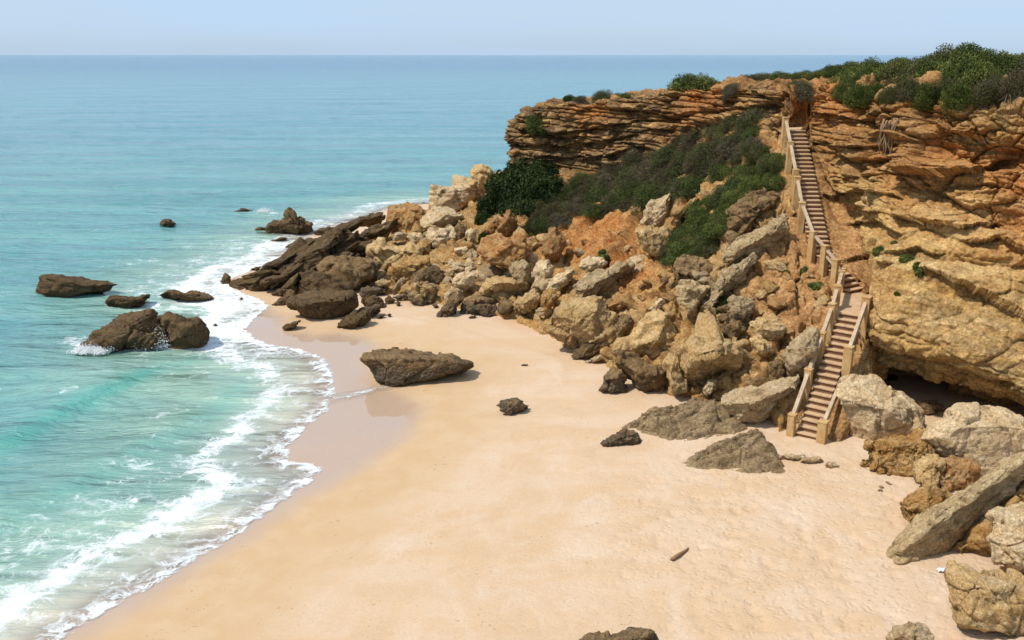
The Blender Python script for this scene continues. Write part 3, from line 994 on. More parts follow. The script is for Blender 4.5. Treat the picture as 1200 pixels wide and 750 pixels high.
    G0 = (p - N * (0.1 * talus)[:, None]).reshape(ns, nt, 3)[::3, ::3].reshape(-1, 3)
    f0 = grid_faces(len(range(0, ns, 3)), len(range(0, nt, 3)))
    base_bvh = BVHTree.FromPolygons([tuple(x) for x in G0], [tuple(int(i) for i in q) for q in f0])
    p2 = p + Nh * d_h[:, None] + N * d_n[:, None]

    sdist, sz, srt, scl = stair_dist(p2)
    low_fl = sz < 5.3
    wgt = np.where(srt & ~low_fl, 1 - sstep(0.46, 0.72, sdist + 0.12 * low[:, 2]), 1 - sstep(0.8, 1.25, sdist))
    cut = np.minimum(p2[:, 2], sz - 0.28)
    dz_ = wgt * (cut - p2[:, 2]) * (Tg < 6.3) * (p2[:, 2] < sz + 2.5)
    p2[:, 2] += dz_ * ~(srt & (sz > 4.6) & (p2[:, 2] > sz + .2))
    want = 0.66 + 0.16 * fbm(p2 * 1.1, 3, 151)
    away = (p2[:, :2] - scl) / (sdist[:, None] + 1e-6)
    psh = np.where(srt & (sz > 4.6) & (p2[:, 2] > sz - .28) & (Tg < 6.6), np.maximum(want - sdist, 0), 0)
    p2[:, :2] += away * psh[:, None]
    moved = sstep(0.05, 0.4, np.abs(dz_)) * sstep(.46, .7, sdist)
    mc, me_ = chips(p2 * np.array([.9, .9, 1.3]), 141)
    mv = moved * (0.2 * fbm(p2 * 0.9, 4, 131) + 0.2 * mc - 0.2 * (1 - sstep(0, .1, me_)))
    mv *= ~srt
    p2[:, 0] += mv
    p2[:, 1] -= mv
    fill = np.maximum(p2[:, 2], sz - 0.5)
    wf = 1 - sstep(0.5, 1.6, sdist)
    p2[:, 2] += wf * (fill - p2[:, 2]) * (Tg > 1.2) * (Tg < 4.3) * (np.abs(Sg - 8.5) < 1.2)

    def blobs(lst):
        o = np.zeros(len(p))
        for u, v, y, r, s in lst:
            c = np.array(Y_(u, v, y))
            o += s * np.exp(-(((p2 - c) / np.array([r, r * 2.2, r])) ** 2).sum(1))
        return np.clip(o, 0, 1)
    iron = blobs([(700, 272, 56, 2.0, 1.2), (665, 285, 56, 1.6, .9), (725, 285, 54, 1.4, 1), (740, 320, 49, 1.2, 1), (755, 335, 47.5, 1.2, .9), (690, 130, 62, 1.4, 1), (725, 128, 61, .9, .8), (815, 145, 56, 2.0, .8),
                  (830, 110, 56, 1.4, .9), (930, 80, 51, 2.2, .8), (955, 125, 48, 1.2, .8), (1185, 210, 37, 2.0, 1.2), (1150, 250, 36.5, 2.6, 1.1), (1175, 290, 35.5, 2.0, 1.0), (1198, 165, 38, 1.0, 1.0),
                  (1120, 270, 36.5, 1.5, .6), (1010, 175, 44, 1.8, .5), (1060, 240, 39.5, 1.2, .5), (1198, 250, 36, 2.0, 1.2), (1140, 310, 35.5, 1.6, .8), (1185, 330, 34, 1.5, .8), (1080, 230, 38.5, 1.4, .6), (985, 120, 46.5, 1.2, .7), (605, 245, 64, 1.2, .8), (880, 165, 48.5, 1.3, .7), (1090, 120, 42, 1.2, .6), (950, 200, 45, 1, .4)])
    iron = np.clip(iron * 0.8, 0, 1)
    pale = blobs([(1110, 350, 35, 3.0, .9), (1180, 400, 33, 2.4, .9), (1010, 270, 40, 1.8, .9), (1000, 225, 42.5, 1.3, .6), (1085, 385, 35, 2.0, .8), (1170, 150, 39, 1.0, .9), (1000, 300, 39.5, 1.4, .7), (1100, 400, 34.5, 2.5, .7), (1145, 150, 40, .8, .6), (1125, 235, 37.5, 1.5, .6), (1040, 360, 36.5, 1.5, .6), (1130, 420, 33.5, 2.2, .6)])
    crust = np.clip(cap * (1 - wallS) * 1.0 + upper * wallS * 0.5, 0, 1) * (1 - iron)
    crust = np.clip(crust + blobs([(1060, 320, 37.5, 1.6, .6), (960, 240, 43, 1.0, .5), (1120, 440, 33.5, 3, .45), (1190, 460, 31.5, 3, .45)]), 0, 1)
    soil = np.clip(flat * 0.9 * (0.4 + 0.6 * sstep(-.2, .2, low[:, 1])) + lane * 0.9, 0, 1)
    soil = np.clip(soil + blobs([(930, 310, 39.5, 2.2, .9), (955, 330, 38.5, 1.6, .8), (905, 350, 39, 1.6, .6), (880, 205, 45.5, 1.0, .6), (700, 290, 55, 1.4, .4), (890, 330, 39.5, 1.4, .5), (1003, 352, 38, 1.0, .8)]), 0, 1)
    F4 = grid_faces(ns, nt)
    me = mesh_np("cliff", p2, F4, CLIFF, True, {"iron": iron, "pale": pale, "crust": crust, "soil": soil})
    o = struct(link("cliff", me))
    G = p2.reshape(ns, nt, 3)[::2, ::2].reshape(-1, 3)
    f = grid_faces(len(range(0, ns, 2)), len(range(0, nt, 2)))
    return o, BVHTree.FromPolygons([tuple(x) for x in G], [tuple(int(i) for i in q) for q in f]), base_bvh


cliff_obj, CLIFF_BVH, BASE_BVH = build_cliff()
_gx = np.arange(-60, 60, 0.8)
_gy = np.arange(5, 120, 0.8)
_X, _Y = np.meshgrid(_gx, _gy, indexing='ij')
_xy = np.stack([_X.ravel(), _Y.ravel()], 1)
_gz = np.maximum(ground_z(_xy), -0.03)
SAND_BVH = BVHTree.FromPolygons([(a, b, c) for (a, b), c in zip(_xy.tolist(), _gz.tolist())], [tuple(int(i) for i in q) for q in grid_faces(len(_gx), len(_gy))])


def hit(u, v, base=False):
    """first ground or cliff point seen along a pixel"""
    o = Vector((0, 0, CAMZ))
    d = ray(u, v).normalized()
    best = None
    for t in (BASE_BVH if base else CLIFF_BVH, SAND_BVH):
        loc, nrm, i, dist = t.ray_cast(o, d)
        if loc is not None and (best is None or dist < best[2]):
            best = (loc, nrm, dist)
    if best is None:
        best = (at_z(u, v, 0.0), Vector((0, 0, 1)), 0)
    return best[0], best[1]


def drop(x, y, top=40.0):
    """height of the land below a point"""
    o = Vector((x, y, top))
    z = -9
    for t in (CLIFF_BVH, SAND_BVH):
        loc, nrm, i, dist = t.ray_cast(o, Vector((0, 0, -1)))
        if loc is not None:
            z = max(z, loc.z)
    return z


# thin tongues of foam left on the wet sand by the last wave
def wash(pts_px, w, seed, label):
    pts = [at_z(u, v, 0.12) for u, v in pts_px]
    P = np.array([tuple(p) for p in pts])[:, None, :]
    L = hermite(P, [24] * (len(pts) - 1))[:, 0, :]
    T = np.gradient(L[:, :2], axis=0)
    T /= np.linalg.norm(T, axis=1)[:, None]
    S = np.stack([T[:, 1], -T[:, 0]], 1)
    ws = np.linspace(-1, 1, 13)
    n = len(L)
    tt = np.linspace(0, 1, n)
    co = L[:, None, :2] + S[:, None, :] * (ws[None, :, None] * w * (1 - .6 * tt)[:, None, None])
    xy = co.reshape(-1, 2)
    z = np.maximum(ground_z(xy), 0) + 0.035
    foam = (0.5 * np.exp(-(ws[None, :] / .55) ** 2) * (1 - .55 * tt)[:, None] * sstep(0, .06, tt)[:, None]).ravel()
    off = (0.45 * (1 - np.abs(ws[None, :]) ** 2) + 0 * tt[:, None]).ravel()
    me = mesh_np("wash", np.concatenate([xy, z[:, None]], 1), grid_faces(n, 13), SEA, True, {"off": off, "range": off * 0, "foam": foam, "crest": off * 0})
    o = struct(link("sea_wash", me))
    return o


wash([(384, 466), (412, 462), (446, 456), (482, 450), (522, 441)], .8, 1, "")
# ------------------------------------------------------------------ rocks
_ICO = {}


def ico(level):
    if level not in _ICO:
        bm = bmesh.new()
        bmesh.ops.create_icosphere(bm, subdivisions=level, radius=1.0)
        bm.verts.ensure_lookup_table()
        v = np.array([x.co[:] for x in bm.verts])
        f = np.array([[x.index for x in q.verts] for q in bm.faces])
        bm.free()
        _ICO[level] = (v, f)
    return _ICO[level]


FWD = np.array([0, CP, -SP])
UPV = np.array([0, SP, CP])
RGT = np.array([1.0, 0, 0])


def shape_noise(co, nrm, size, seed, rough, bed=None, fine=1.0):
    o = np.array([seed * 3.7, seed * 1.9, seed * 5.3])
    d = rough * size * (0.25 * fbm(co * (1.1 / size) + o, 3, seed) + 0.22 * (fbm(co * (2.4 / size) + o, 4, seed + 3, 0.55, True) - 0.1))
    h1, g1 = chips(co * (1.15 / size) + o, seed + 21)
    h2, g2 = chips(co * (2.9 / size) + o, seed + 31)
    d += rough * size * (1.15 * h1 - 0.4 * (1 - sstep(0, .07, g1)) + 0.4 * h2 - 0.18 * (1 - sstep(0, .1, g2)))
    d += 0.075 * fine * fbm(co * 3.3, 4, seed + 9, 0.6) - 0.05 * fine * (1 - sstep(0.1, 0.45, worley(co * 4.2, seed + 4)[0]))
    if bed is not None:
        s = co @ bed + 0.16 * size * fbm(co * (0.9 / size) + o, 4, seed + 5)
        th = 0.19
        k = np.floor(s / th)
        fr = s / th - k
        kk = k.astype(np.int64)
        bm_ = sstep(-.35, .25, fbm(co * (1.6 / size) + 7, 2, seed + 6))
        d += bm_ * (0.10 * (hash01(kk, kk * 0, kk * 0, seed) - 0.5) - 0.035 * (1 - sstep(0.0, 0.2, np.minimum(fr, 1 - fr))))
        d += 0.05 * perlin(np.stack([s * 7, co @ RGT * 0.5, co @ FWD * 0.5], 1), seed + 2)
    return co + nrm * d[:, None]


def rock(outline, label, mat, name="boulder", cat="rock", group=None, T=0.62, bed=None, seed=None, rough=0.16, depth=None, back=0.1, sink=0.14,
         planes=None, facets=9, level=None, lift=0.0):
    seed = seed if seed is not None else len(bpy.data.objects) * 7 % 911
    rs = np.random.default_rng(seed + 1000)
    P = np.array(outline, dtype=float)
    x, y = P[:, 0], P[:, 1]
    x2, y2 = np.roll(x, -1), np.roll(y, -1)
    cr = x * y2 - x2 * y
    area = cr.sum() / 2
    cu, cv = ((x + x2) * cr).sum() / (6 * area), ((y + y2) * cr).sum() / (6 * area)
    h = y.max() - y.min()
    wdt = x.max() - x.min()
    low = P[P[:, 1] > y.max() - 0.18 * h]
    ub, vb = low[:, 0].mean(), y.max() - 0.04 * h
    loc, _ = hit(ub, vb, True)
    if depth is not None:
        loc = at_y(ub, vb, depth)
    D = float((np.array(loc) - np.array([0, 0, CAMZ])) @ FWD)
    px = D / F
    size = 0.5 * math.sqrt(wdt * h) * px
    Tm = T * size * 1.25
    D += back * Tm
    px = D / F
    Q = np.stack([(P[:, 0] - cu) * px, (cv - P[:, 1]) * px], 1)
    Q[:, 1] = np.where(Q[:, 1] < 0, Q[:, 1] * (1 + 2 * sink), Q[:, 1])
    # densify, whiten
    dense = np.concatenate([Q[i] + (Q[(i + 1) % len(Q)] - Q[i]) * np.linspace(0, 1, 24)[:-1, None] for i in range(len(Q))])
    cov = np.cov(dense.T)
    ev, em = np.linalg.eigh(cov)
    s = np.sqrt(np.maximum(ev, 1e-6))
    wq = (dense @ em) / s
    th = np.arctan2(wq[:, 1], wq[:, 0])
    rr = np.hypot(wq[:, 0], wq[:, 1])
    bins = np.linspace(-math.pi, math.pi, 181)
    rad = np.zeros(181)
    idx = np.clip(((th + math.pi) / (2 * math.pi) * 180).round().astype(int), 0, 180)
    np.maximum.at(rad, idx, rr)
    rad[0] = rad[180] = max(rad[0], rad[180])
    ok = rad > 0
    rad = np.interp(bins, bins[ok], rad[ok])
    if level is None:
        pxs = math.sqrt(wdt * h)
        level = 6 if pxs > 62 else 5 if pxs > 20 else 4
    V, Fc = ico(level)
    p = V.copy()
    # flat facets on the visible half
    for i in range(facets):
        n = rs.normal(size=3)
        n[2] = abs(n[2]) * 1.1 + 0.35
        if i == 0:
            n = np.array([rs.uniform(-.4, .4), 1.0, 0.75])
        if i == 1:
            n = np.array([rs.uniform(-.6, .6), -0.25, 1.1])
        n /= np.linalg.norm(n)
        dd = rs.uniform(0.5, 0.8)
        ex = np.maximum(p @ n - dd, 0)
        p -= 0.93 * ex[:, None] * n
    for n, dd in planes or ():
        n = np.array(n) / np.linalg.norm(n)
        p -= 0.97 * np.maximum(p @ n - dd, 0)[:, None] * n
    a, b = p[:, 0], p[:, 1]
    # image-plane axes to whitened axes
    t2 = np.stack([a, b], 1) @ em
    th = np.arctan2(t2[:, 1], t2[:, 0])
    r = np.hypot(t2[:, 0], t2[:, 1])
    r = np.minimum(r * 1.0, 1.0)
    r = r ** 0.9
    R_ = np.interp(th, bins, rad)
    pl = (np.stack([np.cos(th), np.sin(th)], 1) * (R_ * r)[:, None] * s) @ em.T
    dirv = np.array(ray(cu, cv))
    C = np.array([0, 0, CAMZ]) + dirv * D
    C[2] += lift
    dirn = dirv / np.linalg.norm(dirv)
    co = C + pl[:, :1] * RGT + pl[:, 1:] * UPV - (p[:, 2] * Tm)[:, None] * dirn
    # normals
    e1, e2 = co[Fc[:, 1]] - co[Fc[:, 0]], co[Fc[:, 2]] - co[Fc[:, 0]]
    fn = np.cross(e1, e2)
    vn = np.zeros_like(co)
    for i in range(3):
        np.add.at(vn, Fc[:, i], fn)
    vn /= np.linalg.norm(vn, axis=1)[:, None] + 1e-12
    if ((co - C) * vn).sum() < 0:
        vn = -vn
    bd = None
    if bed is not None:
        ba = R(bed + 90)
        bd = math.cos(ba) * RGT + math.sin(ba) * UPV - 0.25 * FWD
    co = shape_noise(co, vn, size, seed, rough, bd)
    org = np.array([C[0], C[1], co[:, 2].min()])
    me = mesh_np(name, co - org, Fc, mat, True)
    o = link(name, me, loc=tuple(org))
    tag(o, label, cat, group)
    return o


# ---- rocks out in the water
rock([(42, 336), (48, 323), (60, 321), (100, 326), (130, 329), (142, 333), (128, 339), (115, 346), (75, 350), (50, 350)], "long low brown rock with blunt seaward end, alone in the turquoise water", DARK, T=1.0, bed=-8, back=.2, rough=.09)
rock([(124, 352), (130, 346), (150, 349), (178, 345), (183, 349), (170, 358), (140, 361), (126, 360)], "small flat dark rock right behind the wave-splashed boulders", DARK, T=1.2, bed=4)
rock([(186, 346), (198, 340), (210, 341), (215, 345), (222, 340), (240, 344), (250, 350), (240, 353), (225, 354), (205, 351)], "jagged two-peaked low rock in the foam near the beach end", DARK, T=1.2, bed=-12)
rock([(92, 404), (110, 390), (130, 375), (145, 364), (165, 361), (182, 365), (192, 376), (196, 390), (188, 402), (165, 405), (150, 408), (115, 411)], "brown sloping sea rock with a wave breaking white over its seaward flank", DARK, T=.9, bed=24, back=.1)
rock([(184, 372), (195, 366), (220, 367), (241, 363), (247, 372), (245, 395), (235, 408), (205, 410), (192, 400)], "blocky square-ended brown sea rock beside the splash", DARK, T=1.0, back=.1)
rock([(186, 262), (193, 256), (200, 257), (209, 262), (200, 265), (188, 265)], "tiny peaked rock far out, alone in the open water", DARK, T=1.2)
rock([(272, 248), (285, 244), (296, 246), (285, 248)], "almost drowned rock with a white wave lapping its seaward side", DARK, T=1.6)
rock([(315, 274), (315, 264), (326, 260), (334, 256), (336, 246), (345, 247), (350, 254), (357, 255), (361, 262), (371, 262), (370, 271), (362, 275), (335, 276)], "craggy brown sea stack with a knob on top, standing off the point", DARK, T=1.0, rough=.24, bed=-10)
rock([(297, 270), (302, 265), (313, 267), (309, 270)], "small dark rock just left of the craggy stack", DARK, T=1.2)
rock([(315, 282), (330, 278), (338, 279), (325, 283)], "flat dark sliver of rock in the foam below the craggy stack", DARK, T=1.6)
rock([(333, 289), (345, 283), (354, 285), (345, 292), (336, 292)], "low wet rock at the tip of the point in white water", DARK, T=1.2)
rock([(366, 272), (376, 267), (386, 266), (385, 272), (374, 276)], "dark low rock between the craggy stack and the ridge", DARK, T=1.2)
rock([(257, 330), (263, 319), (271, 325), (271, 331), (262, 333)], "small pyramid rock at the foot of the long ridge, in foam", DARK, T=1.2)
rock([(293, 315), (307, 312), (301, 317)], "thin dark rock sliver in foam above the long ridge", DARK, T=1.6)
rock([(280, 350), (283, 348), (285, 350), (282, 352)], "tiny dark stone awash in the foam near the beach", DARK, T=1.0)
rock([(249, 382), (252, 379), (255, 381), (252, 383)], "tiny dark stone in foam right of the blocky sea rock", DARK, T=1.0)
# ---- ridge and dark slabs of the point
rock([(268, 330), (300, 318), (330, 306), (347, 292), (364, 283), (382, 273), (402, 264), (412, 262), (418, 275), (402, 287), (395, 302), (376, 314), (362, 326), (345, 338), (300, 341), (273, 337)], "long dark layered ridge sloping from the point down into the foam", DARK, "rock_ridge", "rock", T=.7, bed=27, rough=.17, depth=59)
rock([(340, 300), (365, 284), (395, 268), (430, 280), (445, 295), (420, 310), (385, 315), (350, 312)], "dark jumble of tilted slabs behind the long layered ridge", DARK, "rock_slab", "rock", T=.8, bed=20, rough=.22, depth=61)
rock([(381, 272), (382, 267), (388, 266), (390, 270), (399, 265), (404, 272), (408, 267), (412, 274), (430, 276), (432, 284), (400, 285), (383, 281)], "row of three dark pointed teeth of rock on the skyline of the point", DARK, "rock_teeth", "rock", T=.8, rough=.2, depth=64)
rock([(413, 258), (420, 253), (432, 251), (447, 250), (452, 254), (445, 262), (430, 264), (416, 262)], "flat dark slab jutting out into the water behind the point", DARK, "rock_slab", "rock", T=1.0, bed=6, depth=73)
rock([(420, 276), (435, 264), (460, 259), (468, 263), (448, 274), (428, 280)], "dark wedge slab leaning seaward below the flat jutting slab", DARK, "rock_slab", "rock", T=.9, bed=28, depth=67)
rock([(448, 258), (451, 239), (458, 240), (470, 241), (477, 236), (484, 241), (493, 244), (497, 252), (492, 265), (470, 270), (455, 266)], "notched tan outcrop on the skyline, second from the sea", RUST, T=.8, rough=.24, bed=-6, depth=69)
rock([(469, 264), (474, 252), (480, 248), (487, 251), (487, 262), (478, 270)], "upright golden lump in front of the notched skyline outcrop", GOLD, T=.8, depth=65)
rock([(439, 280), (444, 269), (455, 264), (458, 271), (452, 281), (445, 284)], "small golden hooked rock beside the pale grey block", GOLD, T=.8, depth=63)
rock([(458, 274), (470, 271), (478, 274), (474, 281), (460, 281)], "pale flat stone lodged left of the pale grey block", PALE, T=.8, depth=62.5)
rock([(475, 278), (484, 269), (492, 273), (499, 281), (496, 286), (480, 284)], "pale grey angular block among golden rocks on the point", PALE, T=.8, depth=62)
rock([(492, 258), (498, 248), (508, 243), (522, 241), (535, 244), (542, 254), (534, 263), (512, 265), (496, 265)], "rounded cream boulder below the eroded cap rock", PALE, T=.9, rough=.1, depth=65)
rock([(496, 275), (504, 266), (516, 262), (530, 263), (539, 274), (543, 290), (532, 299), (510, 298), (499, 287)], "cream boulder with a dark pitted underside, above the pebbly gully", PALE, T=.85, rough=.2, depth=62)
rock([(432, 288), (444, 279), (460, 281), (480, 284), (494, 292), (488, 302), (468, 311), (444, 316), (432, 304)], "broad lumpy tan boulder in the middle of the point", TAN, T=.85, rough=.24, depth=60)
rock([(455, 312), (470, 303), (486, 298), (500, 303), (503, 314), (492, 326), (470, 327), (458, 322)], "golden-brown cracked boulder below the broad lumpy one", GOLD, T=.8, rough=.24)
rock([(367, 328), (371, 305), (380, 298), (400, 298), (418, 303), (432, 302), (443, 310), (441, 322), (430, 336), (410, 343), (385, 341), (371, 335)], "big rounded brown boulder between the dark wedge and the point", BROWN, T=.85, rough=.2)
rock([(345, 345), (352, 322), (366, 318), (385, 325), (410, 334), (412, 342), (380, 346)], "dark slab tucked under the big rounded brown boulder", DARK, "rock_slab", "rock", T=.7, bed=-14)
rock([(337, 356), (346, 346), (356, 339), (380, 334), (400, 336), (410, 341), (418, 353), (418, 360), (405, 369), (390, 375), (370, 378), (355, 375), (344, 371), (340, 364)], "massive dark layered wedge of rock resting on wet sand", DARK, T=.9, bed=-6, rough=.13, back=.15, planes=[((-.1,.85,.5),.35),((.15,-.5,.85),.4)])
rock([(317, 357), (330, 348), (341, 339), (350, 348), (340, 355), (328, 358)], "dark triangular slab left of the massive layered wedge", DARK, "rock_slab", "rock", T=.8, bed=30)
rock([(318, 344), (330, 336), (348, 334), (352, 340), (336, 346), (322, 347)], "low dark ledge between the ridge and the triangular slab", DARK, "rock_slab", "rock", T=.9, bed=18)
rock([(328, 387), (335, 380), (353, 375), (347, 383), (334, 388)], "thin dark spur lying on the wet sand below the massive wedge", DARK, "rock_slab", "rock", T=1.0)
rock([(420, 355), (425, 349), (440, 346), (449, 352), (452, 359), (440, 361), (425, 360)], "dark humped rock on sand right of the massive wedge", DARK, T=.9)
rock([(451, 351), (456, 346), (463, 352), (459, 357), (452, 356)], "little dark cube-like rock on the sand by the humped one", DARK, T=.9)
rock([(410, 369), (420, 360), (445, 357), (446, 365), (430, 373), (415, 374)], "flat tan slab between two dark rocks on the sand", BROWN, "rock_slab", "rock", T=.9)
rock([(397, 381), (400, 372), (412, 367), (430, 365), (433, 374), (420, 383), (405, 385)], "knobbly dark rock nearest the wet sheen below the point", DARK, T=.95, rough=.26)
rock([(440, 373), (447, 368), (451, 369), (445, 374)], "sliver of dark stone on sand", DARK, "stone", "stone", T=1.0)
rock([(454, 369), (456, 367), (459, 369), (456, 372)], "single dark pebble-sized stone on smooth sand right of the knobbly rock", DARK, "stone", "stone", T=1.0)
rock([(464, 356), (466, 352), (470, 355), (467, 359)], "small dark stone on the sand beside the little cube-like rock", DARK, "stone", "stone", T=1.0)
rock([(460, 348), (475, 344), (478, 348), (466, 350)], "flat grey stone lying on sand below the slabs", BROWN, "stone", "stone", T=1.0)
rock([(421, 345), (424, 338), (434, 335), (452, 335), (454, 342), (440, 346), (424, 347)], "long dark brown slab at the upper sand edge", BROWN, "rock_slab", "rock", T=.9, bed=0)
rock([(438, 331), (447, 325), (459, 329), (457, 336), (445, 337)], "small tan slab above the long dark brown slab", TAN, T=.9)
rock([(459, 339), (466, 328), (474, 322), (476, 328), (468, 338), (462, 342)], "narrow tilted slab leaning between two tan stones", GREY, "rock_slab", "rock", T=.8, bed=50)
rock([(478, 330), (484, 321), (497, 314), (503, 325), (495, 333), (482, 334)], "dark tilted block above the rounded boulder at the sand edge", BROWN, T=.85)
rock([(472, 346), (476, 337), (486, 332), (502, 329), (513, 333), (513, 345), (505, 355), (494, 357), (482, 352)], "rounded warty boulder at the inner corner of the beach", TAN, T=.95, rough=.24)
rock([(512, 371), (518, 361), (532, 344), (539, 350), (534, 365), (520, 372)], "dark upright blade of rock at the edge of the sand", BROWN, "rock_slab", "rock", T=.75, bed=55)
rock([(506, 358), (511, 355), (514, 359), (509, 361)], "small stone on sand left of the upright dark blade", BROWN, "stone", "stone", T=1.0)
# ---- skyline outcrops
rock([(502, 240), (507, 222), (507, 215), (515, 214), (522, 217), (535, 210), (545, 209), (562, 213), (570, 220), (568, 232), (560, 241), (540, 247), (520, 244)], "pale eroded cap rock with undercut golden base on the skyline", PALE, T=.85, bed=3, rough=.18, depth=72, sink=.2)
rock([(549, 214), (552, 200), (560, 193), (570, 192), (578, 199), (589, 202), (588, 212), (572, 218), (556, 217)], "knobby topmost block perched on the eroded cap rock", TAN, T=.9, rough=.24, depth=72)
rock([(583, 268), (588, 257), (594, 247), (601, 246), (607, 257), (602, 269), (592, 276)], "reddish pitted boulder under the dark evergreen", RUST, T=.85, rough=.2)
rock([(568, 269), (574, 262), (582, 250), (585, 256), (580, 271), (574, 275)], "narrow pinkish rock left of the reddish pitted boulder", RUST, T=.8)
rock([(532, 268), (538, 261), (546, 264), (547, 274), (538, 278)], "brownish stone at the foot of the rounded cream boulder", BROWN, T=.85)
rock([(545, 272), (552, 266), (558, 270), (556, 280), (548, 282)], "cream stone left of the evergreen's foot", PALE, T=.85)
# ---- middle pile
rock([(562, 292), (568, 280), (580, 276), (596, 276), (610, 279), (622, 288), (623, 297), (612, 307), (600, 314), (588, 308), (574, 303), (565, 299)], "big orange-tan boulder with a hollow front in the middle pile", RUST, T=.85, rough=.2)
rock([(597, 314), (603, 306), (615, 303), (622, 311), (623, 327), (613, 332), (600, 324)], "grey-tan egg-shaped boulder below the orange-tan one", GREY, T=.9)
rock([(623, 318), (632, 306), (643, 303), (652, 311), (651, 319), (642, 326), (640, 333), (626, 333)], "pale round-headed boulder right of the egg-shaped one", PALE, T=.9, rough=.12)
rock([(559, 341), (562, 333), (569, 325), (577, 320), (602, 321), (611, 324), (621, 334), (616, 344), (600, 350), (576, 347)], "long flat-topped tan slab with a shaded underside above the sand", TAN, "rock_slab", "rock", T=.75, rough=.12, planes=[((-.1,.9,.42),.35),((.1,-.8,.6),.15)])
rock([(528, 328), (534, 321), (544, 318), (556, 321), (557, 333), (545, 341), (532, 335)], "pinkish cream boulder left of the long flat-topped slab", PALE, T=.9, rough=.12)
rock([(519, 345), (525, 338), (538, 335), (546, 340), (542, 350), (525, 354)], "grey boulder above the upright dark blade", GREY, T=.9)
rock([(538, 366), (541, 354), (556, 344), (576, 346), (582, 353), (572, 362), (552, 369)], "tan sloping boulder under the left end of the long slab", BROWN, T=.9)
rock([(552, 364), (558, 354), (570, 351), (581, 358), (581, 368), (562, 371)], "dark oval boulder half sunk in sand", BROWN, T=.95, rough=.12)
rock([(581, 362), (584, 353), (594, 349), (602, 354), (600, 363), (588, 368)], "small brown rock between the oval boulder and a lumpy tan one", BROWN, T=.9)
rock([(601, 360), (606, 352), (620, 342), (629, 339), (633, 348), (629, 360), (612, 367), (603, 366)], "lumpy tan boulder at the sand edge below the egg-shaped one", TAN, T=.9, rough=.22)
rock([(627, 364), (632, 360), (645, 360), (647, 368), (632, 370)], "low grey stone left of the big furrowed boulder", GREY, T=1.0)
rock([(633, 356), (637, 343), (646, 338), (656, 345), (650, 358), (640, 362)], "small golden block above the low grey stone", GOLD, T=.9)
rock([(638, 338), (645, 327), (660, 317), (674, 315), (672, 326), (658, 335), (644, 341)], "pale tilted slab leaning on the big grey slab", PALE, "rock_slab", "rock", T=.8, bed=28)
rock([(677, 312), (684, 303), (692, 299), (706, 302), (712, 308), (700, 317), (686, 317)], "pale cream block under the orange earth patch", PALE, T=.85)
rock([(635, 300), (637, 276), (644, 263), (656, 270), (662, 285), (656, 302), (644, 306)], "coarse pinkish boulder at the left end of the orange earth patch", RUST, T=.75, rough=.2)
rock([(673, 333), (684, 322), (704, 310), (724, 301), (742, 305), (741, 318), (730, 327), (711, 341), (692, 349), (678, 346)], "large grey split slab tilted across the middle of the pile", GREY, "rock_slab", "rock", T=.75, bed=28, rough=.16, planes=[((-.45,.75,.5),.25),((.45,-.7,.55),.3)])
rock([(747, 262), (750, 248), (765, 233), (786, 225), (792, 240), (784, 256), (770, 264)], "pale cliff block standing up below the grey shrubs", PALE, T=.7, rough=.12, planes=[((-.3,.1,.95),.45)])
rock([(744, 283), (746, 267), (762, 264), (782, 266), (788, 277), (781, 293), (764, 296), (750, 291)], "tan block directly below the pale cliff block", TAN, T=.75, rough=.14)
rock([(784, 258), (792, 246), (803, 238), (812, 229), (820, 232), (812, 246), (798, 260), (788, 265)], "narrow layered ledge of rock between two shrub masses", RUST, "rock_slab", "rock", T=.8, bed=38)
rock([(641, 385), (644, 372), (650, 360), (661, 348), (676, 344), (696, 345), (709, 345), (714, 360), (726, 375), (729, 391), (720, 404), (700, 402), (680, 402), (665, 397), (650, 394)], "big furrowed tan boulder at the top of the open sand", TAN, T=.85, bed=48, rough=.15, planes=[((-.2,.5,.85),.5),((.6,-.15,.75),.55),((-.5,-.5,.6),.5)])
rock([(664, 420), (672, 411), (690, 401), (707, 396), (713, 404), (700, 414), (685, 422), (667, 422)], "glossy dark cigar-shaped slab lying on the sand", DARK, "rock_slab", "rock", T=.9, bed=24)
rock([(682, 425), (700, 416), (722, 409), (724, 415), (702, 422), (688, 426)], "thin grey slab right under the cigar-shaped one", GREY, "rock_slab", "rock", T=.9)
rock([(722, 428), (722, 412), (740, 412), (760, 428), (780, 430), (782, 446), (775, 454), (750, 454), (736, 443)], "dark stained rock base under the helmet-shaped boulder", BROWN, T=.8)
rock([(718, 408), (724, 400), (739, 394), (746, 376), (756, 365), (770, 362), (785, 371), (798, 391), (799, 406), (786, 416), (782, 427), (765, 433), (755, 434), (747, 425), (738, 416), (725, 413)], "helmet-shaped pale tan boulder with a ledge around it", TAN, T=.85, rough=.13, depth=39.6, planes=[((-.25,.6,.75),.45),((.1,-.75,.6),.4),((.75,.1,.6),.55)])
rock([(701, 456), (705, 447), (710, 440), (716, 432), (729, 432), (737, 446), (731, 456), (715, 462)], "round dark barnacled rock alone at the foot of the pile", BROWN, T=.95, rough=.22)
rock([(777, 424), (784, 414), (796, 414), (804, 440), (806, 454), (790, 458), (780, 442)], "stubby upright pillar between two giant boulders", TAN, T=.8)
rock([(777, 357), (788, 351), (801, 370), (808, 390), (800, 400), (790, 384), (780, 368)], "yellow wedge jammed behind the helmet-shaped boulder", GOLD, T=.7, depth=41)
rock([(757, 362), (771, 352), (778, 348), (781, 356), (768, 364)], "bleached almost white slab tip above the helmet-shaped boulder", PALE, "rock_slab", "rock", T=.8)
rock([(700, 362), (712, 356), (734, 351), (738, 356), (718, 363), (704, 368)], "flat orange-tan flagstone in the gap above the furrowed boulder", RUST, "rock_slab", "rock", T=.9)
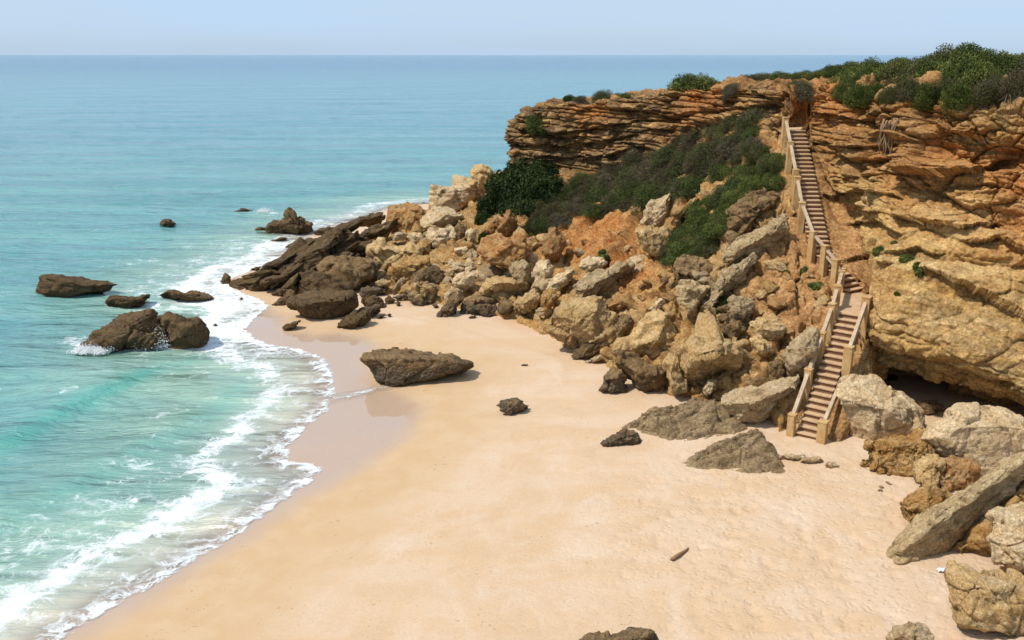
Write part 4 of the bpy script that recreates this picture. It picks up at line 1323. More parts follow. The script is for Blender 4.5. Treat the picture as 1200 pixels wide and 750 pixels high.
rock([(720, 382), (728, 370), (740, 368), (746, 378), (738, 392), (726, 394)], "dark rock wedged between the furrowed and helmet-shaped boulders", BROWN, T=.85)
rock([(796, 428), (800, 404), (809, 390), (814, 375), (822, 360), (832, 352), (836, 375), (848, 394), (866, 399), (882, 399), (894, 414), (908, 430), (898, 443), (870, 446), (840, 447), (818, 450), (804, 442)], "giant pale tan boulder with a deep dark overhang, centre of the pile", TAN, T=.9, rough=.13, back=.2, planes=[((-.35,.5,.8),.45),((.25,-.85,.45),.22),((.75,.2,.6),.55)])
rock([(818, 356), (832, 335), (846, 318), (858, 312), (870, 304), (883, 296), (886, 303), (873, 328), (856, 342), (838, 354), (826, 362)], "long grey beam of rock leaning diagonally down the slope", GREY, "rock_slab", "rock", T=.7, bed=42)
rock([(792, 345), (797, 330), (815, 328), (833, 336), (827, 350), (812, 366), (802, 358)], "finely layered beige slab beside the leaning grey beam", SHALE, "rock_slab", "rock", T=.7, bed=8)
rock([(788, 330), (790, 308), (800, 298), (825, 304), (845, 312), (838, 326), (815, 332), (798, 336)], "crumbly brown rock face below the lower shrub thicket", BROWN, T=.7, rough=.24)
rock([(850, 366), (856, 352), (870, 347), (880, 355), (878, 370), (866, 378), (855, 374)], "twin-lobed pitted rock beside a small green bush", GREY, T=.85, rough=.26)
rock([(836, 385), (844, 372), (860, 371), (872, 378), (872, 394), (860, 404), (846, 398)], "honeycombed brown rock on top of the giant overhanging boulder", BROWN, T=.85, rough=.3, depth=37.2)
rock([(876, 378), (884, 368), (900, 366), (918, 369), (924, 381), (916, 392), (900, 397), (885, 392)], "smooth tan boulder shaped like a loaf, left of the stairs", TAN, T=.9, rough=.1)
rock([(877, 398), (886, 391), (900, 399), (909, 411), (899, 418), (887, 411)], "knuckle-shaped stone below the loaf-shaped boulder", TAN, T=.9)
rock([(846, 298), (850, 283), (868, 270), (898, 261), (918, 250), (923, 263), (914, 285), (897, 301), (880, 303), (862, 301)], "large pale layered slab sloping beside the upper stairs", SHALE, "rock_slab", "rock", T=.7, bed=22, rough=.15, planes=[((-.4,.75,.5),.25),((.45,-.7,.5),.3)])
rock([(845, 268), (852, 248), (872, 236), (884, 226), (912, 222), (917, 236), (900, 252), (876, 267), (856, 277)], "brown ragged outcrop above the large pale layered slab", BROWN, T=.7, bed=24, rough=.22)
rock([(917, 425), (920, 406), (932, 394), (948, 382), (958, 385), (962, 400), (960, 418), (952, 436), (932, 441), (920, 436)], "grey-tan boulder close against the left of the lower stairs", GREY, T=.85, rough=.14)
rock([(897, 436), (901, 424), (912, 418), (920, 426), (918, 440), (905, 444)], "small dark boulder under the knuckle-shaped stone", BROWN, T=.85)
rock([(838, 464), (850, 455), (872, 449), (910, 440), (936, 439), (946, 446), (942, 462), (926, 470), (902, 490), (886, 497), (868, 488), (848, 476)], "big smooth slab propped up with a dark gap beside the stair foot", PALE, "rock_slab", "rock", T=.65, rough=.09, planes=[((-.35,.8,.5),.2),((.5,-.75,.42),.3)])
def shelf(foot, label, mat, H, bed, seed):
    """low tilted ledge of bedrock creeping out of the sand"""
    pts = []
    for u, v in foot:
        pts.append(tuple(at_z(u, v, 1.25).xy))
    P = np.array(pts)
    lo, hi = P.min(0) - .4, P.max(0) + .4
    xs, ys = np.arange(lo[0], hi[0], .045), np.arange(lo[1], hi[1], .045)
    X, Y = np.meshgrid(xs, ys, indexing='ij')
    xy = np.stack([X.ravel(), Y.ravel()], 1)
    q = np.stack([xy[:, 0], xy[:, 1], xy[:, 0] * 0], 1)
    d = seg_dist(xy, pts, True) * np.where(inside(xy, pts), 1, -1)
    d = d + .16 * fbm(q * 1.6, 4, seed) + .12 * fbm(q * 4.5, 3, seed + 1, .6, True)
    a = R(bed)
    s = xy[:, 0] * math.cos(a) + xy[:, 1] * math.sin(a)
    t = -xy[:, 0] * math.sin(a) + xy[:, 1] * math.cos(a)
    lay = t * 2.6 + .5 * fbm(q * .9, 3, seed + 2)
    k = np.floor(lay)
    fr = lay - k
    ki = k.astype(np.int64)
    step = hash01(ki, ki * 0, ki * 0, seed) * .2 - .10 * (1 - sstep(0, .2, np.minimum(fr, 1 - fr)))
    h1, g1 = chips(np.stack([s * .7, t * 1.5, s * 0], 1) + .2, seed + 3)
    h2, g2 = chips(np.stack([s * 2.0, t * 4.0, s * 0], 1), seed + 4)
    cen = P.mean(0)
    tilt = (xy[:, 1] - cen[1]) * .10 + (xy[:, 0] - cen[0]) * .04
    body = H * sstep(0, .5, d) ** .7 + (step + .26 * h1 + .10 * h2 - .10 * (1 - sstep(0, .1, g1)) + .05 * fbm(q * 6, 3, seed + 6) + tilt) * sstep(.0, .35, d)
    z = ground_z(xy) + np.where(d > 0, np.maximum(body, .02) - .06, -.06 + d * 1.5)
    z = np.maximum(z, .2)
    f = grid_faces(len(xs), len(ys))
    keep = (d[f] > -.3).any(1)
    f = f[keep]
    used, inv_ = np.unique(f, return_inverse=True)
    co = np.stack([xy[:, 0], xy[:, 1], z], 1)[used]
    org = np.array([cen[0], cen[1], z[used].min()])
    o = link("rock_shelf", mesh_np("rock_shelf", co - org, inv_.reshape(f.shape), mat, True), loc=tuple(org))
    tag(o, label, "rock")


shelf([(729, 486), (745, 476), (765, 471), (790, 469), (808, 466), (830, 464), (856, 470), (872, 480), (876, 492), (862, 498), (842, 501), (820, 507), (792, 505), (770, 497), (750, 491)], "broad rough shelf of grey-brown rock creeping out over the sand", SHELF, .36, 24, 501)
shelf([(800, 525), (815, 515), (834, 511), (860, 505), (884, 500), (900, 508), (912, 522), (924, 540), (914, 543), (880, 542), (850, 537), (820, 536), (804, 530)], "low wedge shelf of grey-brown rock ending in a point by the stair foot", SHELF, .26, 20, 521)
rock([(822, 457), (829, 446), (839, 446), (839, 456), (829, 463)], "small pale cube of rock perched on the rough grey shelf", GREY, T=.8, facets=4)
rock([(706, 519), (712, 510), (724, 507), (735, 501), (746, 506), (754, 518), (735, 520), (715, 521)], "brown rock alone in open sand, nearest the stairs", BROWN, T=.95, rough=.22)
rock([(581, 475), (588, 470), (605, 466), (613, 471), (624, 475), (620, 480), (598, 486), (590, 481)], "grey-brown rock alone in the middle of the open sand", BROWN, T=.95, rough=.2)
rock([(422, 421), (430, 413), (440, 409), (456, 402), (480, 405), (510, 411), (530, 418), (552, 427), (540, 433), (510, 441), (480, 447), (456, 452), (441, 448), (436, 436)], "large dark wedge-shaped rock on the wet beach, tapering to the right", BROWN, T=.8, rough=.09, back=.2, sink=.05, facets=2, planes=[((0, .93, .37), .42), ((.05, -.1, 1), .6)])
rock([(651, 757), (672, 752), (690, 747), (720, 742), (745, 738), (768, 741), (772, 766), (700, 776), (655, 768)], "dark brown pitted rock cut off by the bottom of the photo", BROWN, T=.9, rough=.16)
rock([(611, 428), (614, 426), (619, 427), (616, 429)], "tiny flat stone on bare sand above the lone grey-brown rock", BROWN, "stone", "stone", T=1.0)
rock([(549, 372), (553, 370), (559, 370), (556, 373)], "thin dark chip of stone on the sand below the oval boulder", BROWN, "stone", "stone", T=1.0)
# ---- near right pile
rock([(978, 458), (983, 441), (1000, 434), (1025, 436), (1047, 447), (1077, 468), (1092, 481), (1087, 492), (1062, 504), (1040, 516), (1018, 520), (1004, 507), (994, 496), (989, 476)], "big pale speckled boulder at the right of the stair foot", PALE, T=.8, rough=.1, planes=[((-.1,.75,.65),.35),((-.3,-.6,.74),.45)])
rock([(1072, 478), (1080, 470), (1096, 469), (1106, 477), (1100, 485), (1085, 486)], "flat brown stone lying in the mouth of the dark undercut", BROWN, T=.9)
rock([(1078, 514), (1086, 498), (1102, 489), (1122, 476), (1150, 471), (1182, 478), (1198, 490), (1206, 520), (1182, 546), (1155, 552), (1128, 550), (1100, 530)], "wide smooth cream rock mound under the overhanging cliff", PALE, T=.8, rough=.07, facets=3)
rock([(1015, 528), (1020, 517), (1032, 508), (1055, 499), (1085, 499), (1110, 504), (1114, 514), (1098, 531), (1086, 537), (1072, 553), (1054, 556), (1036, 549), (1018, 548)], "golden-brown boulder with an eye-like hole before the pale speckled one", GOLD, T=.9, rough=.2, planes=[((-.1,.85,.5),.35),((-.2,-.3,.93),.5)])
rock([(1070, 550), (1076, 538), (1086, 533), (1098, 535), (1110, 545), (1112, 560), (1104, 572), (1088, 571), (1076, 563)], "knobbly grey boulder right of the golden-brown one", TAN, T=.95, rough=.28)
rock([(1100, 560), (1108, 540), (1130, 536), (1150, 545), (1150, 562), (1130, 575), (1108, 574)], "crumbly reddish rock behind the knobbly grey boulder", RUST, T=.8, rough=.28)
rock([(1050, 600), (1058, 583), (1080, 571), (1104, 572), (1120, 580), (1100, 598), (1072, 612), (1056, 615)], "rough golden stone behind the log-shaped rock", GOLD, T=.85, rough=.22, bed=35)
rock([(1092, 654), (1120, 622), (1160, 590), (1206, 560), (1222, 590), (1200, 640), (1168, 664), (1120, 664)], "dark golden rock mass under the log-shaped rock", GOLD, T=.6, rough=.18, back=.75)
rock([(1043, 639), (1055, 620), (1080, 600), (1120, 574), (1160, 548), (1190, 534), (1212, 528), (1222, 545), (1196, 574), (1160, 602), (1128, 626), (1098, 645), (1066, 651), (1048, 646)], "long grooved log-shaped rock leaning down onto the sand", SHALE, "log_rock", "rock", T=.6, bed=37, rough=.07, facets=3, back=.0, planes=[((-.5,.75,.45),.45),((.3,-.4,.85),.45)])
rock([(1158, 632), (1166, 604), (1184, 594), (1216, 588), (1240, 630), (1226, 690), (1200, 682), (1180, 668), (1163, 652)], "pale pitted boulder at the right edge above the square block", PALE, T=.85, rough=.16)
rock([(1109, 656), (1118, 648), (1140, 654), (1162, 658), (1192, 671), (1210, 690), (1232, 724), (1222, 748), (1190, 744), (1150, 741), (1118, 730), (1112, 700)], "square pale-topped golden block at the bottom right corner", TAN, T=.9, rough=.12, seed=77, planes=[((-.1,.9,.42),.4),((-.05,-.1,1),.5),((-.8,0,.6),.62)])
rock([(1036, 745), (1046, 734), (1070, 730), (1092, 736), (1104, 756), (1070, 770), (1040, 765)], "flat cream stone at the bottom edge, left of the square block", PALE, T=.9, rough=.14)
for k, (u, v, r) in enumerate([(1013, 545, 6), (1023, 551, 5), (1033, 553, 7), (1042, 556, 4)]):
    rock([(u - r, v), (u - r * .6, v - r * .7), (u + r * .4, v - r * .8), (u + r, v), (u, v + r * .4)], "small crumbled stone at the foot of the golden-brown boulder", GOLD, "stone", "stone", "crumbled stones by the golden-brown boulder", T=1.0)
for k, (u, v, w) in enumerate([(930, 536, 20), (952, 540, 15), (975, 545, 9)]):
    rock([(u - w, v), (u - w * .5, v - 4), (u + w * .5, v - 4), (u + w, v), (u, v + 3)], "thin sand-dusted flagstone flush with the sand before the stairs", PALE, "flagstone", "stone", "flagstones before the stairs", T=.9, sink=.3)

# ---- rubble: a few prototypes copied over the slope
def rubble_proto(seed, mat, stretch):
    rs = np.random.default_rng(seed)
    V, Fc = ico(4)
    p = V.copy()
    for i in range(9):
        n = rs.normal(size=3)
        n /= np.linalg.norm(n)
        p -= 0.9 * np.maximum(p @ n - rs.uniform(.5, .8), 0)[:, None] * n
    p *= np.array(stretch)
    nn = p / np.linalg.norm(p, axis=1)[:, None]
    p = shape_noise(p, nn, 1.0, seed, 0.2, None, 0.4)
    return mesh_np("rubble_stone", p, Fc, mat, True)


PROTO = {}
for mi, (mn, mat) in enumerate((("tan", TAN), ("pale", PALE), ("gold", GOLD), ("brown", BROWN), ("rust", RUST), ("grey", GREY), ("dark", DARK))):
    PROTO[mn] = [rubble_proto(100 + mi * 9 + j, mat, st) for j, st in enumerate(((1.1, .9, .8), (1.3, .8, .6), (.95, 1, .9)))]


def pip(u, v, poly):
    c = False
    for i in range(len(poly)):
        (x0, y0), (x1, y1) = poly[i], poly[(i + 1) % len(poly)]
        if (y0 > v) != (y1 > v) and u < (x1 - x0) * (v - y0) / (y1 - y0) + x0:
            c = not c
    return c


def scatter(poly, n, smin, smax, kinds, label, group, seed):
    rnd = random.Random(seed)
    us, vs = [p[0] for p in poly], [p[1] for p in poly]
    done = tries = 0
    while done < n and tries < n * 40:
        tries += 1
        u, v = rnd.uniform(min(us), max(us)), rnd.uniform(min(vs), max(vs))
        if not pip(u, v, poly):
            continue
        loc, nrm = hit(u, v)
        me = rnd.choice(PROTO[rnd.choice(kinds)])
        s = smin * (smax / smin) ** (rnd.random() ** 1.6)
        o = link("rubble_stone", me, loc=tuple(loc + nrm * s * 0.15))
        o.scale = (s * rnd.uniform(.8, 1.3), s * rnd.uniform(.8, 1.2), s * rnd.uniform(.65, 1))
        o.rotation_euler = (rnd.uniform(-.6, .6), rnd.uniform(-.6, .6), rnd.uniform(0, 6.3))
        tag(o, label, "stone", group)
        done += 1


scatter([(495, 315), (560, 285), (565, 318), (530, 325)], 34, .12, .5, ["pale", "grey", "pale"], "pale pebble-like stone in the gully below the cream boulders", "pale stones in the gully", 1)
scatter([(420, 300), (500, 262), (560, 290), (565, 345), (500, 335), (440, 330)], 30, .35, 1.1, ["tan", "gold", "brown", "grey"], "tan rubble stone wedged among the boulders of the point", "rubble on the point", 2)
scatter([(560, 320), (640, 270), (700, 300), (750, 300), (740, 345), (660, 350), (570, 362)], 22, .4, 1.2, ["tan", "pale", "grey", "grey"], "tan rubble stone wedged in the middle boulder pile", "rubble in the middle pile", 3)
scatter([(690, 370), (735, 340), (790, 300), (800, 350), (760, 372), (730, 400)], 34, .15, .6, ["rust", "tan", "gold", "brown"], "small rusty rubble stone in the gully above the helmet-shaped boulder", "rubble in the rusty gully", 4)
scatter([(790, 305), (850, 300), (880, 340), (880, 400), (820, 395), (800, 350)], 24, .2, .75, ["brown", "grey", "tan"], "grey-brown rubble stone on the slope around the leaning grey beam", "rubble by the leaning beam", 5)
scatter([(880, 310), (935, 290), (985, 350), (960, 400), (900, 430), (880, 360)], 36, .12, .6, ["rust", "gold", "tan", "tan"], "small golden rubble stone on the earthy slope left of the stairs", "rubble left of the stairs", 6)
scatter([(640, 300), (640, 260), (735, 265), (740, 300), (700, 305)], 18, .12, .5, ["rust", "rust", "tan"], "small orange rubble stone on the orange earth patch", "rubble on the orange earth", 7)
scatter([(1005, 520), (1085, 530), (1075, 575), (1045, 600), (1010, 560)], 5, .06, .16, ["gold", "tan"], "fist-sized stone on sand between the golden boulders", "loose stones on the right sand", 8)

# dark broken slabs lying along the ridge of the point
rnd = random.Random(12)
RIDGE = [(300, 322), (330, 306), (352, 294), (368, 286), (384, 277), (400, 270), (350, 308), (375, 298), (395, 288), (412, 280), (335, 322), (360, 316), (318, 328), (342, 330), (405, 296), (425, 288), (388, 306), (440, 272), (455, 268)]
for u, v in RIDGE:
    loc, nrm = hit(u, v)
    loc = at_y(u, v, 57.6 + (330 - v) * .09)
    o = link("rubble_stone", rnd.choice(PROTO["dark"]), loc=tuple(loc))
    s = rnd.uniform(.5, .95)
    o.scale = (s * rnd.uniform(1.3, 2.1), s * 1.0, s * rnd.uniform(.4, .6))
    o.rotation_euler = (rnd.uniform(-.3, .3), -R(27) + rnd.uniform(-.25, .25), rnd.uniform(-.3, .3))
    tag(o, "dark broken slab lying along the crest of the long layered ridge", "stone", "dark broken slabs on the ridge")
# ------------------------------------------------------------------ stairs
def build_stairs():
    root = link("staircase", None, loc=tuple(ST_B))
    tag(root, "long steep beach staircase with ochre posts and wooden rails climbing the cliff", "stairs")
    inv = -Vector(ST_B)
    HW = 0.44
    WIDE = 0.48
    flights = [(ST_B, ST_L0, 20), (ST_L1, ST_M, 9), (ST_M, ST_T, 28)]
    k = 0
    for a, b, n in flights:
        HW = WIDE if n != 20 else 0.44
        d = (b - a)
        hd = Vector((d.x, d.y, 0))
        run = hd.length / n
        rise = d.z / n
        hd.normalize()
        sd_ = Vector((hd.y, -hd.x, 0))
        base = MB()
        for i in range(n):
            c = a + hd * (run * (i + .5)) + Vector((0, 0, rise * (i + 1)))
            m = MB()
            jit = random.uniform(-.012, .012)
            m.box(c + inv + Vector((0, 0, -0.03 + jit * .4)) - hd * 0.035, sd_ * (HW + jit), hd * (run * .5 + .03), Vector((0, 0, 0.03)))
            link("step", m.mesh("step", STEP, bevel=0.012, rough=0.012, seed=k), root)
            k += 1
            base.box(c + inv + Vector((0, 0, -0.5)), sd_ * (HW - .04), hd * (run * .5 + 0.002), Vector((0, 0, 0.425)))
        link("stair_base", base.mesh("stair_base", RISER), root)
    d = ST_L1 - ST_L0
    hd = Vector((d.x, d.y, 0)).normalized()
    sd_ = Vector((hd.y, -hd.x, 0))
    m = MB()
    m.box((ST_L0 + ST_L1) / 2 + inv + Vector((0, 0, -.17)), sd_ * .66, hd * (d.length / 2 + .12), Vector((0, 0, .18)))
    link("landing", m.mesh("landing", STEP, bevel=.02, rough=.03, cuts=3), root)
    m = MB()
    m.box(ST_T + inv + Vector((0.5, .9, -.12)), Vector((.95, -.12, 0)), Vector((.05, .75, 0)), Vector((0, 0, .14)))
    link("landing", m.mesh("landing", STEP, bevel=.02, rough=.03, cuts=3), root)

    def frame(a, b):
        h = Vector((b.x - a.x, b.y - a.y, 0)).normalized()
        return h, Vector((h.y, -h.x, 0))

    def post(p, h, s, height=.98, w=.17):
        mb = MB()
        mb.box(p + inv + Vector((0, 0, height / 2 - .45)), s * w, h * w, Vector((0, 0, height / 2 + .45)))
        o = link("post", mb.mesh("post", POST, bevel=.025, rough=.03, cuts=2, seed=int(p.y * 10)), root)
        mb = MB()
        mb.box(p + inv + Vector((0, 0, height + .025)), s * (w + .015), h * (w + .015), Vector((0, 0, .035)))
        link("post_cap", mb.mesh("post_cap", POST, bevel=.02, rough=.02), o)
        return p + Vector((0, 0, height))

    def rail(t0, t1, drop, w, hgt, parent=root):
        a, b = t0 + Vector((0, 0, -drop)), t1 + Vector((0, 0, -drop))
        d = (b - a)
        h = d.normalized()
        s = Vector((h.y, -h.x, 0)).normalized()
        u = s.cross(h)
        mb = MB()
        mb.box((a + b) / 2 + inv, h * (d.length / 2 - .08), s * w, u * hgt)
        link("handrail", mb.mesh("handrail", RAIL, bevel=.012, rough=.01, cuts=2), parent)

    HW = .44
    left, right = [], []
    for a, b, fr in ((ST_B, ST_L0, (-.02, .33, .62, .86)), (ST_L0, ST_L1, (.12, .95)), (ST_L1, ST_M, (.3, .62, .95)), (ST_M, ST_T, (.2, .41, .47, .71, .93))):
        h, s = frame(a, b)
        for f in fr:
            left.append(post(a.lerp(b, f) - s * ((WIDE if a.z > 5 else HW) + .17), h, s, w=.145))
    for a, b, fr in ((ST_B, ST_L0, (-.02, .55, .97)),):
        h, s = frame(a, b)
        HW = .44
        for i, f in enumerate(fr):
            right.append(post(a.lerp(b, f) + s * (HW + .17), h, s, .98 if i < 2 else .9))
    for t0, t1 in zip(left, left[1:]):
        if (t1 - t0).length > .55:
            rail(t0, t1, .07, .075, .05)
            if t0.y < 40:
                rail(t0, t1, .36, .05, .045)
    for t0, t1 in zip(right[1:], right[2:]):
        rail(t0, t1, .07, .07, .05)
        rail(t0, t1, .36, .05, .045)
    h, s = frame(ST_B, ST_L0)
    up = right[0] + h * 1.7 + Vector((0, 0, 1.05))
    rail(right[0], up, .07, .07, .05)
    rail(right[0], up, .36, .05, .045)
    return root


build_stairs()

# ------------------------------------------------------------------ plants
def leaves(n, seed, clumps=26, leaf=0.085, squash=0.75, aspect=0.5, spread=0.85, droop=0.0):
    rs = np.random.default_rng(seed)
    c = rs.normal(size=(clumps, 3))
    c[:, 2] = np.abs(c[:, 2])
    c /= np.linalg.norm(c, axis=1)[:, None]
    c *= rs.uniform(.35, .95, clumps)[:, None] * spread
    c[:, 2] = c[:, 2] * squash + .08
    cr = rs.uniform(.2, .42, clumps)
    ct = rs.normal(0, .17, clumps)
    w = cr ** 2
    ci = rs.choice(clumps, n, p=w / w.sum())
    d = rs.normal(size=(n, 3))
    d[:, 2] += .35
    d /= np.linalg.norm(d, axis=1)[:, None]
    r = cr[ci] * rs.uniform(.45, 1.12, n) ** .6
    p = c[ci] + d * r[:, None] * np.array([1, 1, .85])
    p[:, 2] = np.abs(p[:, 2] + .04) - .04
    nrm = d + rs.normal(0, .6, (n, 3))
    nrm /= np.linalg.norm(nrm, axis=1)[:, None]
    t = np.cross(nrm, rs.normal(size=(n, 3)))
    t[:, 2] -= droop
    t /= np.linalg.norm(t, axis=1)[:, None]
    b = np.cross(nrm, t)
    s = leaf * rs.uniform(.6, 1.35, n)[:, None]
    t, b = t * s, b * s * aspect
    co = np.stack([p - t, p + b * .9, p + t, p - b * .9], 1).reshape(-1, 3)
    f = np.arange(n * 4).reshape(n, 4)
    tint = np.repeat(np.clip(.45 + ct[ci] + rs.normal(0, .2, n), 0, 1), 4)
    return co, f, tint, c


def twigs(n, seed, ln=.42, w=.008):
    rs = np.random.default_rng(seed)
    d = rs.normal(size=(n, 3))
    d[:, 2] = np.abs(d[:, 2]) * .9
    d /= np.linalg.norm(d, axis=1)[:, None]
    p = d * rs.uniform(.35, .95, n)[:, None] * np.array([1, 1, .8])
    t = d + rs.normal(0, .35, (n, 3))
    t /= np.linalg.norm(t, axis=1)[:, None]
    b = np.cross(t, rs.normal(size=(n, 3)))
    b /= np.linalg.norm(b, axis=1)[:, None]
    t = t * (ln * rs.uniform(.4, 1, n)[:, None] * .5)
    b = b * w
    co = np.stack([p - t - b, p - t + b, p + t + b * .4, p + t - b * .4], 1).reshape(-1, 3)
    return co, np.arange(n * 4).reshape(n, 4)


def stems(cl, seed, rad=.022):
    rnd = random.Random(seed)
    mb = MB()
    for c in cl[:9]:
        c = Vector(c)
        mid = c * .5 + Vector((rnd.uniform(-.1, .1), rnd.uniform(-.1, .1), rnd.uniform(-.05, .1)))
        mb.tube([(rnd.uniform(-.06, .06), rnd.uniform(-.06, .06), -.25), mid, c], [rad, rad * .7, rad * .3], 5)
    return mb.mesh("stem", BARK, smooth=True)


PLANT = {}


def plant_proto(key, mat, seed, n, leaf, twig_n=0, twig_mat=None, **kw):
    co, f, tint, cl = leaves(n, seed, leaf=leaf, **kw)
    d = {"leaf": mesh_np("foliage", co, f, mat, False, {"tint": tint}), "stem": stems(cl, seed)}
    if twig_n:
        c2, f2 = twigs(twig_n, seed + 1)
        d["twig"] = mesh_np("dry_twigs", c2, f2, twig_mat, False)
    PLANT.setdefault(key, []).append(d)


TWIG = wood_mat("dry_twig", (0.19, 0.14, 0.09), (0.13, 0.095, 0.06), (0.08, 0.058, 0.04))
for j in range(3):
    plant_proto("green", LEAF_GREEN, 200 + j, 15000, .036, clumps=60)
    plant_proto("olive", LEAF_OLIVE, 220 + j, 13000, .034, 700, TWIG, clumps=60)
    plant_proto("dry", LEAF_DRY, 240 + j, 9000, .033, 1300, TWIG, clumps=55)
    plant_proto("slope", LEAF_SLOPE, 250 + j, 12000, .036, 900, TWIG, clumps=60)
for j in range(2):
    plant_proto("dark", LEAF_DARK, 260 + j, 9000, .062, clumps=44)
    plant_proto("tuft", LEAF_GREEN, 270 + j, 1400, .13, clumps=12, squash=.6)


def plant(kind, base, rx, h, label, group=None, name="shrub", tilt=None, var=None, ry=None, cat="shrub"):
    rnd = random.Random(int(base[0] * 91 + base[1] * 37))
    pr = PLANT[kind][(var if var is not None else rnd.randrange(9)) % len(PLANT[kind])]
    root = link(name, None, loc=tuple(base))
    q = Euler((0, 0, rnd.uniform(0, 6.28))).to_quaternion()
    if tilt is not None:
        q = Vector((0, 0, 1)).rotation_difference(tilt) @ q
    root.rotation_mode = 'QUATERNION'
    root.rotation_quaternion = q
    root.scale = (rx, ry or rx, h)
    tag(root, label, cat, group)
    link("foliage", pr["leaf"], root)
    link("stem", pr["stem"], root)
    if "twig" in pr:
        link("twigs", pr["twig"], root)
    return root


def depth_of(p):
    return (p.y * CP + (CAMZ - p.z) * SP)


def shrub_px(kind, u, v, rpx, hpx, label, group=None, Y=None, slope=.45, name="shrub", cat="shrub", var=None):
    """base centre at a pixel, radius and height given in pixels"""
    if Y is None:
        loc, nrm = hit(u, v)
        tilt = Vector((0, 0, 1)).lerp(nrm, slope).normalized()
    else:
        loc = at_y(u, v, Y)
        loc.z = min(loc.z, drop(loc.x, loc.y) + .1)
        tilt = None
    m = depth_of(loc) / F
    return plant(kind, loc - Vector((0, 0, .12 * hpx * m)), rpx * m, hpx * m / .95, label, group, name, tilt, var, cat=cat)


# skyline and cliff top
shrub_px("green", 629, 149, 17, 22, "dark green shrub on the ledge at the tip of the headland")
shrub_px("olive", 681, 122, 14, 13, "small low shrub right of the bare orange patch on the headland top", Y=64.5)
shrub_px("olive", 712, 115, 22, 19, "olive mound on the skyline of the headland, left of the rounded dome", Y=63)
shrub_px("dark", 668, 118, 10, 8, "small dark shrub on the headland skyline left of the olive mound", Y=66)
shrub_px("green", 736, 111, 10, 7, "little green tuft between the olive mound and the rounded dome", Y=62)
shrub_px("green", 752, 108, 9, 6, "lowest green tuft just left of the rounded dome shrub", Y=61)
shrub_px("green", 815, 102, 34, 29, "rounded green dome shrub alone on the skyline", Y=58.5)
shrub_px("olive", 858, 106, 13, 11, "small dark shrub at the cliff edge right of the rounded dome")
shrub_px("olive", 890, 97, 28, 16, "low spreading brownish shrub on the skyline over the sandy path", Y=56)
G = "low shrubs along the path skyline"
for u, v, y, r, h in ((918, 94, 55, 20, 14), (938, 92, 54, 18, 15), (958, 90, 53, 18, 16), (976, 88, 52, 18, 17)):
    shrub_px("green", u, v, r, h, "low green shrub in the row on the skyline behind the sandy path", G, Y=y)
shrub_px("olive", 938, 107, 22, 14, "olive shrub at the cliff edge directly above the top of the stairs")
shrub_px("green", 1042, 116, 14, 22, "bright green shrub hanging at the cliff edge below the big thicket")
G = "shrubs overhanging the edge of the big thicket"
for u, v, r, h, kd in ((990, 112, 17, 22, "green"), (1008, 118, 18, 28, "green"), (1024, 112, 16, 26, "green"), (1066, 112, 20, 30, "olive"), (1086, 116, 18, 32, "green"), (1106, 114, 20, 34, "olive"), (1128, 120, 20, 36, "green"), (1146, 116, 18, 34, "olive")):
    shrub_px(kd, u, v, r, h, "leafy shrub leaning out over the cliff edge at the front of the big thicket", G)
G = "big thicket on the right clifftop"
rnd = random.Random(3)
for u, v, y, r, h, kd in ((992, 100, 48.5, 22, 22, "green"), (1012, 105, 47, 24, 25, "green"), (1000, 86, 54, 24, 22, "green"), (1028, 100, 48, 26, 36, "green"), (1024, 82, 56, 26, 22, "green"),
                          (1050, 104, 46.5, 26, 38, "green"), (1054, 84, 55, 28, 28, "green"), (1074, 108, 45, 28, 42, "olive"), (1078, 86, 53, 30, 30, "green"), (1096, 108, 44, 28, 46, "green"),
                          (1104, 90, 50, 32, 40, "olive"), (1118, 108, 43.3, 26, 46, "green"), (1130, 92, 48, 32, 46, "green"), (1140, 106, 42.8, 26, 44, "green"), (1158, 90, 46, 32, 42, "green"),
                          (1186, 86, 45, 32, 36, "green"), (1216, 86, 44, 34, 36, "olive"), (1150, 76, 56, 34, 32, "green"), (1190, 76, 54, 34, 28, "green"), (1240, 84, 43, 34, 34, "green"), (1100, 80, 60, 32, 30, "green")):
    shrub_px(kd, u, v - 4, r * 1.05, h * 1.02, "leafy shrub in the big thicket along the right clifftop", G, Y=y)
G = "grey twiggy shrubs at the right frame edge"
for u, v, y, r, h in ((1166, 112, 40.5, 26, 36), (1190, 114, 39.5, 28, 44), (1214, 112, 39, 28, 48)):
    shrub_px("dry", u, v, r, h, "grey twiggy shrub spilling over the cliff edge at the far right", G, Y=y)
# dark evergreen under the headland
G = "dark evergreen mass below the headland"
for u, v, r, h in ((598, 228, 30, 40), (622, 222, 32, 42), (645, 222, 24, 34), (578, 246, 22, 30), (610, 250, 26, 30), (640, 246, 22, 28), (566, 262, 12, 20), (632, 205, 24, 26), (606, 208, 18, 24), (570, 280, 10, 14), (628, 268, 12, 16)):
    shrub_px("dark", u, v, r, h, "dark dense evergreen bush massed under the tip of the headland", G, cat="bush", name="evergreen_bush")
G = "bare grey brush under the evergreens"
for u, v, r, h in ((632, 262, 16, 20), (648, 258, 14, 20), (618, 272, 10, 14)):
    shrub_px("dry", u, v, r, h, "bare grey-brown brush below the dark evergreens", G)
shrub_px("tuft", 622, 277, 16, 10, "bright green low plant just above the big orange-tan boulder", name="plant", cat="plant")
